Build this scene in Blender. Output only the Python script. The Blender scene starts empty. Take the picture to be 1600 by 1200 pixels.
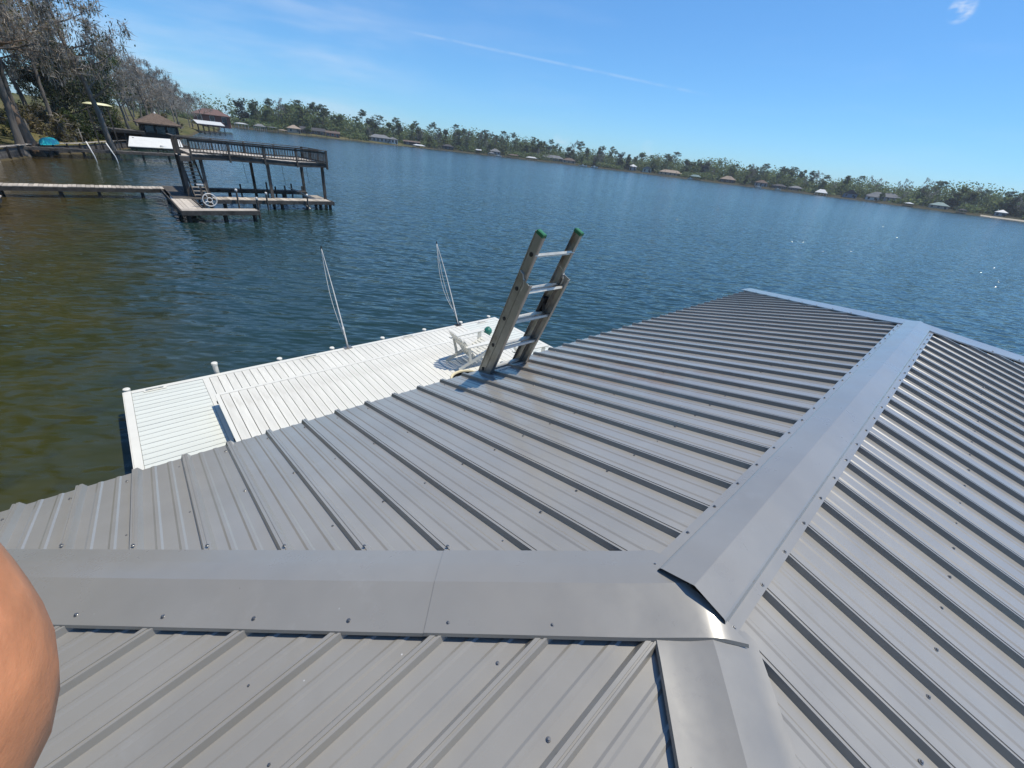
import bpy, math, random
from mathutils import Vector, Matrix

rad = math.radians
scene = bpy.context.scene
COL = scene.collection

# ------------------------------------------------------------------ camera
cam_data = bpy.data.cameras.new('camera')
cam = bpy.data.objects.new('camera', cam_data)
COL.objects.link(cam)
cam_data.sensor_fit = 'HORIZONTAL'
cam_data.sensor_width = 36.0
cam_data.lens = 640.1 / 1600.0 * 36.0
cam_data.clip_start = 0.02
cam_data.clip_end = 6000
CAM = Vector((-1.1162, -0.1495, 5.1203))
PITCH, ROLL, YAW = rad(29.318), rad(6.767), rad(45.46)
fw = Vector((math.cos(PITCH)*math.cos(YAW), math.cos(PITCH)*math.sin(YAW), -math.sin(PITCH)))
r0 = Vector((math.sin(YAW), -math.cos(YAW), 0)); u0 = r0.cross(fw)
rt = math.cos(ROLL)*r0 + math.sin(ROLL)*u0
up = -math.sin(ROLL)*r0 + math.cos(ROLL)*u0
cm = Matrix((rt, up, -fw)).transposed().to_4x4(); cm.translation = CAM
cam.matrix_world = cm
scene.camera = cam

# ------------------------------------------------------------------ sky
SUN_DIR = Vector((0.46, -0.23, 1.25)).normalized()
SUN_EL = math.asin(SUN_DIR.z)
SUN_ROT = math.atan2(SUN_DIR.x, SUN_DIR.y)
world = bpy.data.worlds.new('World'); scene.world = world
world.use_nodes = True
wn = world.node_tree; wn.nodes.clear()
def W(t, **k):
    n = wn.nodes.new(t)
    for a, b in k.items(): setattr(n, a, b)
    return n
def wl(a, b): wn.links.new(a, b)
def wmath(op, a, b=None, c=None, clamp=False):
    n = W('ShaderNodeMath', operation=op, use_clamp=clamp)
    for i, x in enumerate((a, b, c)):
        if x is None: continue
        if isinstance(x, (int, float)): n.inputs[i].default_value = x
        else: wl(x, n.inputs[i])
    return n.outputs[0]
wout = W('ShaderNodeOutputWorld'); wbg = W('ShaderNodeBackground')
sky = W('ShaderNodeTexSky', sky_type='NISHITA', sun_disc=False, sun_elevation=SUN_EL, sun_rotation=SUN_ROT,
        altitude=0, air_density=1.0, dust_density=0.0, ozone_density=8.0)
sky_tc = W('ShaderNodeTexCoord'); sky_sep = W('ShaderNodeSeparateXYZ'); wl(sky_tc.outputs['Generated'], sky_sep.inputs[0])
sky_vec = W('ShaderNodeCombineXYZ'); wl(sky_sep.outputs[0], sky_vec.inputs[0]); wl(sky_sep.outputs[1], sky_vec.inputs[1])
wl(wmath('ABSOLUTE', sky_sep.outputs[2]), sky_vec.inputs[2]); wl(sky_vec.outputs[0], sky.inputs['Vector'])
# photographic response of the sky: a slight compression of its range, cooler white balance
pre = W('ShaderNodeVectorMath', operation='SCALE'); pre.inputs['Scale'].default_value = 0.1; wl(sky.outputs[0], pre.inputs[0])
gam = W('ShaderNodeGamma'); gam.inputs['Gamma'].default_value = 0.82; wl(pre.outputs[0], gam.inputs['Color'])
hs = W('ShaderNodeHueSaturation'); hs.inputs['Saturation'].default_value = 1.0; wl(gam.outputs[0], hs.inputs['Color'])
tint = W('ShaderNodeMix', data_type='RGBA', blend_type='MULTIPLY'); tint.inputs[0].default_value = 1.0
tint.inputs[7].default_value = (6.6, 10.6, 13.6, 1)
wl(hs.outputs[0], tint.inputs[6])
wtc = W('ShaderNodeTexCoord')
def wdot(v):
    n = W('ShaderNodeVectorMath', operation='DOT_PRODUCT'); wl(wtc.outputs['Generated'], n.inputs[0]); n.inputs[1].default_value = v
    return n.outputs['Value']
def smooth(x, a, b):
    n = W('ShaderNodeMapRange', interpolation_type='SMOOTHSTEP')
    n.inputs['From Min'].default_value = a; n.inputs['From Max'].default_value = b
    wl(x, n.inputs['Value']); return n.outputs['Result']
def wnoise(scale, sc=(1, 1, 1), detail=5, rough=0.6):
    m = W('ShaderNodeMapping'); m.inputs['Scale'].default_value = sc; wl(wtc.outputs['Generated'], m.inputs['Vector'])
    n = W('ShaderNodeTexNoise'); n.inputs['Scale'].default_value = scale; n.inputs['Detail'].default_value = detail
    n.inputs['Roughness'].default_value = rough; wl(m.outputs[0], n.inputs['Vector']); return n.outputs[0]
# contrail: a great-circle streak
d1, d2 = Vector((0.47, 0.86, 0.17)).normalized(), Vector((0.87, 0.47, 0.13)).normalized()
nrm = d1.cross(d2).normalized(); mid = (d1 + d2).normalized()
off = wmath('ABSOLUTE', wdot(nrm))
fine = wnoise(24, (1, 1, 2.2), 3, 0.6)
broad = wnoise(3.2, (1, 1, 6), 4, 0.55)
trail = wmath('MULTIPLY', smooth(off, 0.0035, 0.0003), smooth(wdot(mid), math.cos(0.31), math.cos(0.22)))
trail = wmath('MULTIPLY', trail, wmath('MULTIPLY', smooth(fine, 0.25, 0.6), 0.16))
# thin cirrus low over the left bank, little puffs further right, faint veil elsewhere
cir = wmath('MULTIPLY', smooth(broad, 0.36, 0.72), smooth(wdot(Vector((0.2, 0.97, 0.085)).normalized()), 0.93, 0.998))
cir = wmath('MULTIPLY', cir, 0.28)
veil = wmath('MULTIPLY', smooth(broad, 0.5, 0.8), 0.06)
puffs = None
for v, sp, k in (((0.9655, 0.170, 0.2405), 0.018, .8), ((0.73, 0.68, 0.032), 0.022, 0.28), ((0.84, 0.54, 0.034), 0.02, 0.22)):
    v = Vector(v).normalized()
    a = wmath('MULTIPLY', smooth(wdot(v), math.cos(sp), 1.0), smooth(fine, 0.40, 0.66))
    a = wmath('MULTIPLY', a, k)
    puffs = a if puffs is None else wmath('ADD', puffs, a)
cl = wmath('ADD', wmath('ADD', trail, cir), wmath('ADD', veil, puffs), clamp=True)
cmix = W('ShaderNodeMix', data_type='RGBA'); wl(cl, cmix.inputs[0]); wl(tint.outputs[2], cmix.inputs[6])
cmix.inputs[7].default_value = (8.2, 9.0, 10.2, 1)
wl(cmix.outputs[2], wbg.inputs['Color']); wbg.inputs['Strength'].default_value = 0.1
wl(wbg.outputs[0], wout.inputs['Surface'])

# ------------------------------------------------------------------ sun
sd = bpy.data.lights.new('sun', 'SUN'); sd.energy = 4.4; sd.angle = rad(0.53); sd.color = (1.0, 0.93, 0.79)
sun = bpy.data.objects.new('sun', sd); COL.objects.link(sun)
sun.rotation_euler = SUN_DIR.to_track_quat('Z', 'Y').to_euler(); sun.location = (20, -10, 60)

vs = scene.view_settings
vs.view_transform = 'Standard'; vs.look = 'None'; vs.exposure = 0.0; vs.gamma = 1.0; vs.use_curve_mapping = False
try: scene.cycles.max_bounces = 6; scene.cycles.sample_clamp_indirect = 4.0
except Exception: pass

# ================================================================== helpers
def wm(o):
    m = o.matrix_basis.copy()
    while o.parent:
        o = o.parent; m = o.matrix_basis @ m
    return m
def tag(o, label=None, cat=None, group=None, kind=None):
    if label: o['label'] = label
    if cat: o['category'] = cat
    if group: o['group'] = group
    if kind: o['kind'] = kind
    return o
def empty(name, loc=(0, 0, 0), rz=0.0, label=None, cat=None, group=None):
    o = bpy.data.objects.new(name, None); COL.objects.link(o)
    o.location = loc; o.rotation_euler = (0, 0, rz); o.empty_display_size = 0.2
    return tag(o, label, cat, group)
def link(name, mesh, parent=None, loc=None, rz=0.0):
    o = bpy.data.objects.new(name, mesh); COL.objects.link(o)
    if parent: o.parent = parent
    if loc is not None: o.location = loc
    if rz: o.rotation_euler = (0, 0, rz)
    return o
class MB:
    def __init__(s): s.v = []; s.f = []
    def add(s, vs_, fs_):
        b = len(s.v); s.v += [tuple(x) for x in vs_]; s.f += [tuple(b + i for i in q) for q in fs_]
    def quad(s, a, b, c, d): s.add((a, b, c, d), ((0, 1, 2, 3),))
    def box(s, x0, x1, y0, y1, z0, z1):
        s.add([(x0, y0, z0), (x1, y0, z0), (x1, y1, z0), (x0, y1, z0), (x0, y0, z1), (x1, y0, z1), (x1, y1, z1), (x0, y1, z1)],
              [(0, 3, 2, 1), (4, 5, 6, 7), (0, 1, 5, 4), (1, 2, 6, 5), (2, 3, 7, 6), (3, 0, 4, 7)])
    def beam(s, p0, p1, w, h, ref=(0, 0, 1)):
        p0, p1 = Vector(p0), Vector(p1); d = (p1 - p0).normalized(); ref = Vector(ref)
        if abs(d.dot(ref)) > .98: ref = Vector((0, 1, 0))
        a = d.cross(ref).normalized(); b = a.cross(d).normalized()
        o = []
        for p in (p0, p1):
            for i, j in ((-1, -1), (1, -1), (1, 1), (-1, 1)): o.append(p + a*(i*w/2) + b*(j*h/2))
        s.add(o, [(0, 1, 2, 3), (7, 6, 5, 4), (0, 4, 5, 1), (1, 5, 6, 2), (2, 6, 7, 3), (3, 7, 4, 0)])
    def tube(s, pts, rads, n=8, caps=True):
        pts = [Vector(p) for p in pts]; rings = []
        if isinstance(rads, (int, float)): rads = [rads]*len(pts)
        pa = None
        for i, p in enumerate(pts):
            d = (pts[min(i+1, len(pts)-1)] - pts[max(i-1, 0)]).normalized()
            if pa is None:
                pa = d.cross(Vector((0, 0, 1)))
                if pa.length < 1e-3: pa = d.cross(Vector((1, 0, 0)))
            pa = (pa - d*pa.dot(d)).normalized(); pb = d.cross(pa)
            rings.append([p + (pa*math.cos(2*math.pi*k/n) + pb*math.sin(2*math.pi*k/n))*rads[i] for k in range(n)])
        b = len(s.v)
        for r_ in rings: s.v += [tuple(q) for q in r_]
        for i in range(len(pts)-1):
            for k in range(n):
                k2 = (k+1) % n
                s.f.append((b+i*n+k, b+i*n+k2, b+(i+1)*n+k2, b+(i+1)*n+k))
        if caps:
            s.f.append(tuple(b + k for k in reversed(range(n)))); e = b + (len(pts)-1)*n
            s.f.append(tuple(e + k for k in range(n)))
    def lathe(s, c, prof, n=24):
        c = Vector(c); b = len(s.v)
        for (r_, z) in prof:
            for k in range(n):
                a = 2*math.pi*k/n; s.v.append((c.x + r_*math.cos(a), c.y + r_*math.sin(a), c.z + z))
        for i in range(len(prof)-1):
            for k in range(n):
                k2 = (k+1) % n
                s.f.append((b+i*n+k, b+i*n+k2, b+(i+1)*n+k2, b+(i+1)*n+k))
    def mesh(s, name, mat, smooth=False, inv=None):
        me = bpy.data.meshes.new(name)
        v = s.v if inv is None else [tuple(inv @ Vector(q)) for q in s.v]
        me.from_pydata(v, [], s.f); me.update()
        if mat: me.materials.append(mat)
        if smooth:
            me.polygons.foreach_set('use_smooth', [True]*len(me.polygons))
        return me
    def build(s, name, mat, parent=None, smooth=False, world=True):
        inv = wm(parent).inverted() if (parent and world) else None
        return link(name, s.mesh(name, mat, smooth, inv), parent)
def bbox(name, mat, parent, *a, world=True):
    m = MB(); m.box(*a); return m.build(name, mat, parent, world=world)
def bbeam(name, mat, parent, *a, world=True, **k):
    m = MB(); m.beam(*a, **k); return m.build(name, mat, parent, world=world)
def autosmooth(o, deg=35):
    me = o.data
    me.polygons.foreach_set('use_smooth', [True]*len(me.polygons))
    try: me.set_sharp_from_angle(angle=rad(deg))
    except Exception: pass

# ================================================================== materials
def newmat(name):
    m = bpy.data.materials.new(name); m.use_nodes = True
    nt = m.node_tree; return m, nt, nt.nodes['Principled BSDF']
class NT:
    def __init__(s, nt): s.nt = nt
    def n(s, t, **k):
        x = s.nt.nodes.new(t)
        for a, b in k.items(): setattr(x, a, b)
        return x
    def l(s, a, b): s.nt.links.new(a, b)
    def m(s, op, a, b=None, c=None, clamp=False):
        x = s.n('ShaderNodeMath', operation=op, use_clamp=clamp)
        for i, y in enumerate((a, b, c)):
            if y is None: continue
            if isinstance(y, (int, float)): x.inputs[i].default_value = y
            else: s.l(y, x.inputs[i])
        return x.outputs[0]
    def noise(s, vec, scale, detail=4, rough=.55, sc=None, rot=0.0):
        if sc or rot:
            mp = s.n('ShaderNodeMapping'); mp.inputs['Scale'].default_value = sc or (1, 1, 1); mp.inputs['Rotation'].default_value = (0, 0, rot)
            s.l(vec, mp.inputs['Vector']); vec = mp.outputs[0]
        x = s.n('ShaderNodeTexNoise'); x.inputs['Scale'].default_value = scale; x.inputs['Detail'].default_value = detail
        x.inputs['Roughness'].default_value = rough; s.l(vec, x.inputs['Vector']); return x.outputs[0]
    def mr(s, v, a, b, c=0., d=1., sm=True):
        x = s.n('ShaderNodeMapRange'); x.interpolation_type = 'SMOOTHSTEP' if sm else 'LINEAR'
        for k, q in (('From Min', a), ('From Max', b), ('To Min', c), ('To Max', d)): x.inputs[k].default_value = q
        s.l(v, x.inputs['Value']); return x.outputs['Result']
    def mix(s, f, a, b, bt='MIX'):
        x = s.n('ShaderNodeMix', data_type='RGBA', blend_type=bt)
        for i, y in ((0, f), (6, a), (7, b)):
            if isinstance(y, (int, float)): x.inputs[i].default_value = y
            elif isinstance(y, tuple): x.inputs[i].default_value = y if len(y) == 4 else (*y, 1)
            else: s.l(y, x.inputs[i])
        return x.outputs[2]
    def vscale(s, col, f):
        x = s.n('ShaderNodeVectorMath', operation='SCALE')
        if isinstance(col, tuple): x.inputs[0].default_value = col[:3]
        else: s.l(col, x.inputs[0])
        if isinstance(f, (int, float)): x.inputs['Scale'].default_value = f
        else: s.l(f, x.inputs['Scale'])
        return x.outputs[0]
    def bump(s, h, strength=1., dist=1.):
        x = s.n('ShaderNodeBump'); x.inputs['Strength'].default_value = strength; x.inputs['Distance'].default_value = dist
        s.l(h, x.inputs['Height']); return x.outputs[0]
def pbr(name, col, rough=.6, var=.25, scale=3., detail=5, bump=0., bscale=30., metallic=0., spec=.5, stretch=None, objvar=.12, dark=None, world_co=False):
    m, nt, b = newmat(name); t = NT(nt)
    vec = t.n('ShaderNodeNewGeometry').outputs['Position'] if world_co else t.n('ShaderNodeTexCoord').outputs['Object']
    oi = t.n('ShaderNodeObjectInfo').outputs['Random']
    ns = t.noise(vec, scale, detail, .6, stretch)
    f = t.mr(ns, .3, .7, 1-var, 1+var, False)
    f = t.m('MULTIPLY', f, t.mr(oi, 0, 1, 1-objvar, 1+objvar, False))
    c = t.vscale(col, f)
    if dark:
        c = t.mix(t.mr(t.noise(vec, scale*.6, 6, .7, stretch), .48, .68), c, t.vscale(dark, 1.0))
    t.l(c, b.inputs['Base Color'])
    b.inputs['Roughness'].default_value = rough; b.inputs['Metallic'].default_value = metallic
    b.inputs['Specular IOR Level'].default_value = spec
    if bump: t.l(t.bump(t.noise(vec, bscale, 4, .6, stretch), 1., bump), b.inputs['Normal'])
    return m
def leafmat(name, col, col2, trans=.25, var=.35):
    m, nt, b = newmat(name); t = NT(nt)
    geo = t.n('ShaderNodeNewGeometry')
    oi = t.n('ShaderNodeObjectInfo').outputs['Random']
    c = t.mix(t.mr(t.noise(geo.outputs['Position'], .55, 3), .35, .65), col, col2)
    c = t.vscale(c, t.m('MULTIPLY', t.mr(geo.outputs['Random Per Island'], 0, 1, 1-var, 1+var, False), t.mr(oi, 0, 1, .72, 1.28, False)))
    t.l(c, b.inputs['Base Color']); b.inputs['Roughness'].default_value = .55; b.inputs['Specular IOR Level'].default_value = .3
    if trans:
        tr = t.n('ShaderNodeBsdfTranslucent'); t.l(c, tr.inputs['Color'])
        mx = t.n('ShaderNodeMixShader'); mx.inputs[0].default_value = trans
        t.l(b.outputs[0], mx.inputs[1]); t.l(tr.outputs[0], mx.inputs[2])
        t.l(mx.outputs[0], nt.nodes['Material Output'].inputs['Surface'])
    return m
M = {}
# --- painted steel roofing
def roof_paint(name, base, rough, stains=True):
    m, nt, b = newmat(name); t = NT(nt)
    pos = t.n('ShaderNodeNewGeometry').outputs['Position']
    oi = t.n('ShaderNodeObjectInfo').outputs['Random']
    f = t.m('MULTIPLY', t.mr(t.noise(pos, 2.2, 3, .65), .3, .7, .93, 1.07, False), t.mr(oi, 0, 1, .965, 1.035, False))
    c = t.vscale(base, f)
    # fine dust film, streaks running down the slope
    dust = t.mr(t.noise(pos, 1.1, 5, .7, (2.2, .8, 1)), .46, .76, 0, .45)
    c = t.mix(dust, c, (.27, .25, .22))
    if stains:   # boot dirt where people step off the ladder
        sep = t.n('ShaderNodeSeparateXYZ'); t.l(pos, sep.inputs[0])
        ax = t.m('ABSOLUTE', t.m('SUBTRACT', sep.outputs[0], t.m('MULTIPLY_ADD', sep.outputs[1], -.25, 2.15)))
        mask = t.m('MULTIPLY', t.mr(ax, .62, .1), t.mr(sep.outputs[1], .25, 1.2))
        mask = t.m('MULTIPLY', mask, t.mr(t.noise(pos, 4.5, 5, .7), .38, .62, 0, .85))
        c = t.mix(mask, c, (.24, .19, .15))
    smg = t.m('MULTIPLY', t.mr(t.noise(pos, 7.5, 4, .75), .52, .72, 0, .35), t.mr(t.noise(pos, .8, 2), .45, .62))
    c = t.mix(smg, c, (.33, .325, .315))
    # pale swarf flecks and scuffs
    vo = t.n('ShaderNodeTexVoronoi'); vo.inputs['Scale'].default_value = 13; t.l(pos, vo.inputs['Vector'])
    fl = t.m('MULTIPLY', t.mr(vo.outputs['Distance'], .045, .02), t.mr(t.noise(pos, 1.7, 3), .56, .66))
    c = t.mix(fl, c, (.62, .63, .64))
    t.l(c, b.inputs['Base Color'])
    rg = t.mr(t.noise(pos, 3.5, 5, .7), .3, .7, rough-.05, rough+.1, False)
    t.l(rg, b.inputs['Roughness'])
    h = t.m('MULTIPLY', t.noise(pos, 2.3, 1, .4), .010)
    t.l(t.bump(h, 1., 1.), b.inputs['Normal'])
    b.inputs['Specular IOR Level'].default_value = .75
    b.inputs['Coat Weight'].default_value = .75; b.inputs['Coat Roughness'].default_value = .14
    return m
M['roof'] = roof_paint('painted_steel_panel', (.286, .273, .248), .33)
M['cap'] = roof_paint('painted_steel_cap', (.248, .239, .221), .29, False)
M['screw'] = pbr('screw_steel', (.27, .27, .27), .34, .1, 60, metallic=.85)
M['dark'] = pbr('dark_timber', (.035, .03, .027), .8)  # one even dark brown, also used on the barrel drum
M['lumber'] = pbr('framing_lumber', (.36, .27, .17), .7, .25, 4, bump=.002, bscale=40)
M['white'] = pbr('white_vinyl', (.70, .685, .62), .42, .04, 2.5, objvar=.02)
M['white_board'] = pbr('white_grained_board', (.68, .665, .605), .6, .12, 9, 6, bump=.0012, bscale=60, stretch=(1, .12, 1), objvar=.045, dark=(.56, .54, .48))
M['mint_board'] = pbr('white_cool_board', (.645, .665, .61), .55, .09, 9, 6, bump=.0008, bscale=60, stretch=(.12, 1, 1), objvar=.03)
M['alu'] = pbr('weathered_aluminium', (.37, .36, .335), .40, .12, 9, 5, metallic=.7, dark=(.29, .265, .23))
M['alu_bright'] = pbr('rung_aluminium', (.70, .66, .58), .45, .15, 20, metallic=.25)
M['black'] = pbr('black_rubber', (.02, .02, .022), .6)
M['green_cap'] = pbr('green_plastic', (.02, .17, .075), .45, .12)
M['teal'] = pbr('teal_plastic', (.025, .19, .145), .4, .15)
M['cream'] = pbr('cream_plastic', (.72, .62, .40), .5, .1)
M['rope'] = pbr('white_rope', (.7, .7, .68), .8, .1, 60)
M['oldwood'] = pbr('weathered_grey_wood', (.10, .09, .08), .85, .35, 3, 6, bump=.004, bscale=25, dark=(.035, .031, .028), objvar=.28)
M['paleboard'] = pbr('sunbleached_board', (.46, .41, .35), .85, .22, 3, 6, bump=.003, bscale=25, objvar=.28)
M['wetwood'] = pbr('wet_piling', (.035, .03, .025), .6, .3, 4)
M['pvc'] = pbr('white_pipe', (.74, .73, .7), .45, .08)
M['skin'] = pbr('skin', (.545, .225, .108), .5, .16, 26, 6, bump=.0004, bscale=120, stretch=(1, 1, 2.2), objvar=0.)
M['skin'].node_tree.nodes['Principled BSDF'].inputs['Subsurface Weight'].default_value = .12; M['skin'].node_tree.nodes['Principled BSDF'].inputs['Subsurface Radius'].default_value = (.01, .004, .002)
M['shirt'] = pbr('blue_cotton', (.06, .1, .2), .9); M['shorts'] = pbr('khaki_cotton', (.3, .25, .17), .9)
M['hair'] = pbr('brown_hair', (.06, .035, .02), .7); M['shoe'] = pbr('grey_canvas', (.18, .18, .18), .8)
M['bark'] = pbr('cypress_bark', (.24, .165, .115), .95, .35, 2.5, 6, bump=.05, bscale=5, stretch=(1, 1, .15), objvar=.2)
M['bark2'] = pbr('grey_bark', (.19, .165, .14), .95, .35, 2.5, 6, bump=.05, bscale=5, stretch=(1, 1, .15), objvar=.2)
M['moss'] = leafmat('spanish_moss', (.44, .41, .37), (.31, .265, .215), .4, .45)
M['leaf_olive'] = leafmat('olive_foliage', (.075, .085, .028), (.15, .12, .05), .3)
M['leaf_green'] = leafmat('green_foliage', (.045, .075, .02), (.09, .12, .03), .3)
M['leaf_dark'] = leafmat('dark_evergreen', (.03, .048, .02), (.055, .075, .03), .25)
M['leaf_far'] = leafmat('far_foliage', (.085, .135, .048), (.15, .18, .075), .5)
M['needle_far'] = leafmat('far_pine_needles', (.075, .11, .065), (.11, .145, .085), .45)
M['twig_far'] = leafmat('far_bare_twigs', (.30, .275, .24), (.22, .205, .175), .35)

# ================================================================== SETTING
# --- lake outline (anticlockwise from the near bank on the left, round the far shore and back behind the viewer)
LAKE = [(-14, -60), (-11, -20), (-10, 10), (-9.4, 40), (-8.2, 56), (-5.5, 67), (-2.5, 72), (0.8, 82), (5, 94), (11, 118), (19, 155), (26, 192), (37, 225), (50, 290),
        (66, 388), (82, 384), (96, 377), (112, 371), (130, 367), (155, 368), (183, 370), (215, 374), (250, 376), (291, 370), (331, 357), (363, 341), (391, 311), (417, 273),
        (439, 214), (453, 170), (460, 134), (468, 102), (472, 67), (468, 28), (456, -8), (452, -60), (430, -180), (330, -330), (120, -400), (-20, -260)]
def shore_ring():
    n = len(LAKE); cen = Vector((150, 60)); out = []
    for i in range(n):
        a, b, c = (Vector(LAKE[(i+k) % n]) for k in (-1, 0, 1))
        d = (c - a).normalized(); nr_ = Vector((-d.y, d.x))
        if nr_.dot(b - cen) < 0: nr_ = -nr_
        out.append((b, nr_))
    return out
RING = shore_ring()
def ground():
    offs = [(-6, -2.2), (-1.2, -.4), (0, .12), (.8, .55), (3, .95), (9, 1.9), (18, 3.0), (40, 4.0), (90, 5.0), (400, 7), (2200, 9)]
    mb = MB(); n = len(RING); rnd = random.Random(3)
    far = [Vector((p.x - 150, p.y - 60)).normalized() for p, q in RING]
    for i, (p, nr_) in enumerate(RING):
        near_bank = i <= 13 or i >= 38
        for (o, z) in offs:
            w = min(1, max(0, (o-40)/360)); dr = (nr_*(1-w) + far[i]*w).normalized() if o > 40 else nr_
            q = p + dr*o
            zz = z if near_bank else z*.55
            if 0 < o < 100: zz *= rnd.uniform(.85, 1.15)
            mb.v.append((q.x, q.y, zz))
    k = len(offs)
    for i in range(n):
        j = (i+1) % n
        for a in range(k-1): mb.f.append((i*k+a, i*k+a+1, j*k+a+1, j*k+a))
    m, nt, b = newmat('grass_and_sand'); t = NT(nt)
    pos = t.n('ShaderNodeNewGeometry').outputs['Position']
    sep = t.n('ShaderNodeSeparateXYZ'); t.l(pos, sep.inputs[0])
    g = t.mix(t.mr(t.noise(pos, .09, 6, .65), .4, .62), (.07, .08, .025), (.15, .135, .06))
    wooded = t.m('MULTIPLY', t.mr(sep.outputs[0], 60, 66), t.m('SUBTRACT', 1.0, t.m('MULTIPLY', t.mr(sep.outputs[0], 106, 116), t.mr(sep.outputs[0], 236, 215))))
    g = t.mix(wooded, g, (.042, .045, .024))
    g = t.mix(t.mr(t.noise(pos, 1.3, 5, .7), .45, .7, 0, .7), g, (.11, .085, .05))
    zz = t.m('ADD', sep.outputs[2], t.m('MULTIPLY', t.noise(pos, .12, 4), .8))
    g = t.mix(t.mr(zz, .95, .55), g, (.085, .07, .042))
    t.l(g, b.inputs['Base Color']); b.inputs['Roughness'].default_value = .95; b.inputs['Specular IOR Level'].default_value = .1
    t.l(t.bump(t.noise(pos, 6, 5, .7), 1., .06), b.inputs['Normal'])
    o = mb.build('ground', m, smooth=True); tag(o, kind='structure')
ground()
def water():
    m, nt, b = newmat('lake_water'); t = NT(nt)
    pos = t.n('ShaderNodeNewGeometry').outputs['Position']
    sep = t.n('ShaderNodeSeparateXYZ'); t.l(pos, sep.inputs[0])
    deep = t.mix(t.mr(t.noise(pos, .02, 3), .35, .65), (.015, .036, .034), (.020, .043, .039))
    # sandy, weedy shallows along the near bank seen through the water
    edge = t.m('ADD', sep.outputs[0], t.m('MULTIPLY_ADD', t.noise(pos, .22, 3, .6), 5.0, -2.5))
    edge = t.m('ADD', edge, t.m('MULTIPLY', sep.outputs[1], -.015))
    sh = t.mr(edge, 1.3, -4.0)
    bed = t.mix(t.mr(t.noise(pos, .33, 4, .65), .38, .64), (.032, .037, .007), (.045, .045, .010))
    bed = t.mix(t.mr(t.noise(pos, .9, 3, .7), .5, .7, 0, .6), bed, (.022, .024, .006))
    shoal = t.m('MULTIPLY', t.mr(edge, -1.6, -6.), t.mr(sep.outputs[1], 16, 30))
    bed = t.mix(shoal, bed, (.060, .045, .017))
    t.l(t.mix(sh, deep, bed), b.inputs['Base Color'])
    b.inputs['Roughness'].default_value = .14; b.inputs['IOR'].default_value = 1.333
    b.inputs['Specular IOR Level'].default_value = .7
    # crests lie across the wind (rotated, stretched along the crest)
    def crest(scale, detail, rough, stretch, ang, col=False):
        mp = t.n('ShaderNodeMapping', vector_type='TEXTURE'); mp.inputs['Rotation'].default_value = (0, 0, ang); mp.inputs['Scale'].default_value = (stretch, 1, 1); t.l(pos, mp.inputs['Vector'])
        x = t.n('ShaderNodeTexNoise'); x.inputs['Scale'].default_value = scale; x.inputs['Detail'].default_value = detail; x.inputs['Roughness'].default_value = rough
        t.l(mp.outputs[0], x.inputs['Vector']); return x.outputs['Color'] if col else x.outputs[0]
    n1 = crest(.42, 1, .5, 2.0, rad(-52)); n2 = crest(1.35, 2, .55, 2.6, rad(-44)); n3 = crest(3.6, 1, .6, 2.2, rad(-36))
    gust = t.mr(t.noise(pos, .03, 2, .6, (.4, 1, 1), rad(40)), .3, .7, .75, 1.15, False)
    calm = t.mr(edge, -4.5, 2.0, .75, 1.)
    gc = t.m('MULTIPLY', gust, calm)
    h = t.m('ADD', t.m('MULTIPLY', n1, .07), t.m('ADD', t.m('MULTIPLY', n2, .13), t.m('MULTIPLY', n3, .06)))
    bp = t.n('ShaderNodeBump'); bp.inputs['Distance'].default_value = 1.0
    t.l(h, bp.inputs['Height']); t.l(t.m('MINIMUM', gc, 1.0), bp.inputs['Strength'])
    def vm(op, a, b_):
        x = t.n('ShaderNodeVectorMath', operation=op)
        for k, y in ((0, a), (1, b_)):
            if isinstance(y, tuple): x.inputs[k].default_value = y
            else: t.l(y, x.inputs[k])
        return x.outputs[0]
    ms = vm('MULTIPLY', vm('SUBTRACT', crest(2.6, 2, .6, 2.2, rad(-44), True), (.5, .5, .5)), (.60, .60, 0))
    ms = t.vscale(ms, gc)
    # a few steep facets that can catch the sun
    vo = t.n('ShaderNodeTexVoronoi'); vo.inputs['Scale'].default_value = 13.0; t.l(pos, vo.inputs['Vector'])
    sc_ = t.n('ShaderNodeSeparateColor'); t.l(vo.outputs['Color'], sc_.inputs[0])
    st = t.vscale(vm('MULTIPLY', vm('SUBTRACT', vo.outputs['Color'], (.5, .5, .5)), (1.35, 1.35, 0)), t.m('MULTIPLY', t.m('GREATER_THAN', sc_.outputs[2], .97), t.mr(sep.outputs[0], 14, 60)))
    nn = t.n('ShaderNodeVectorMath', operation='NORMALIZE'); t.l(vm('ADD', vm('ADD', bp.outputs[0], ms), st), nn.inputs[0]); t.l(nn.outputs[0], b.inputs['Normal'])
    mb = MB(); mb.quad((-400, -900, 0), (1200, -900, 0), (1200, 900, 0), (-400, 900, 0))
    tag(mb.build('water', m), kind='structure')
water()

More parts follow.
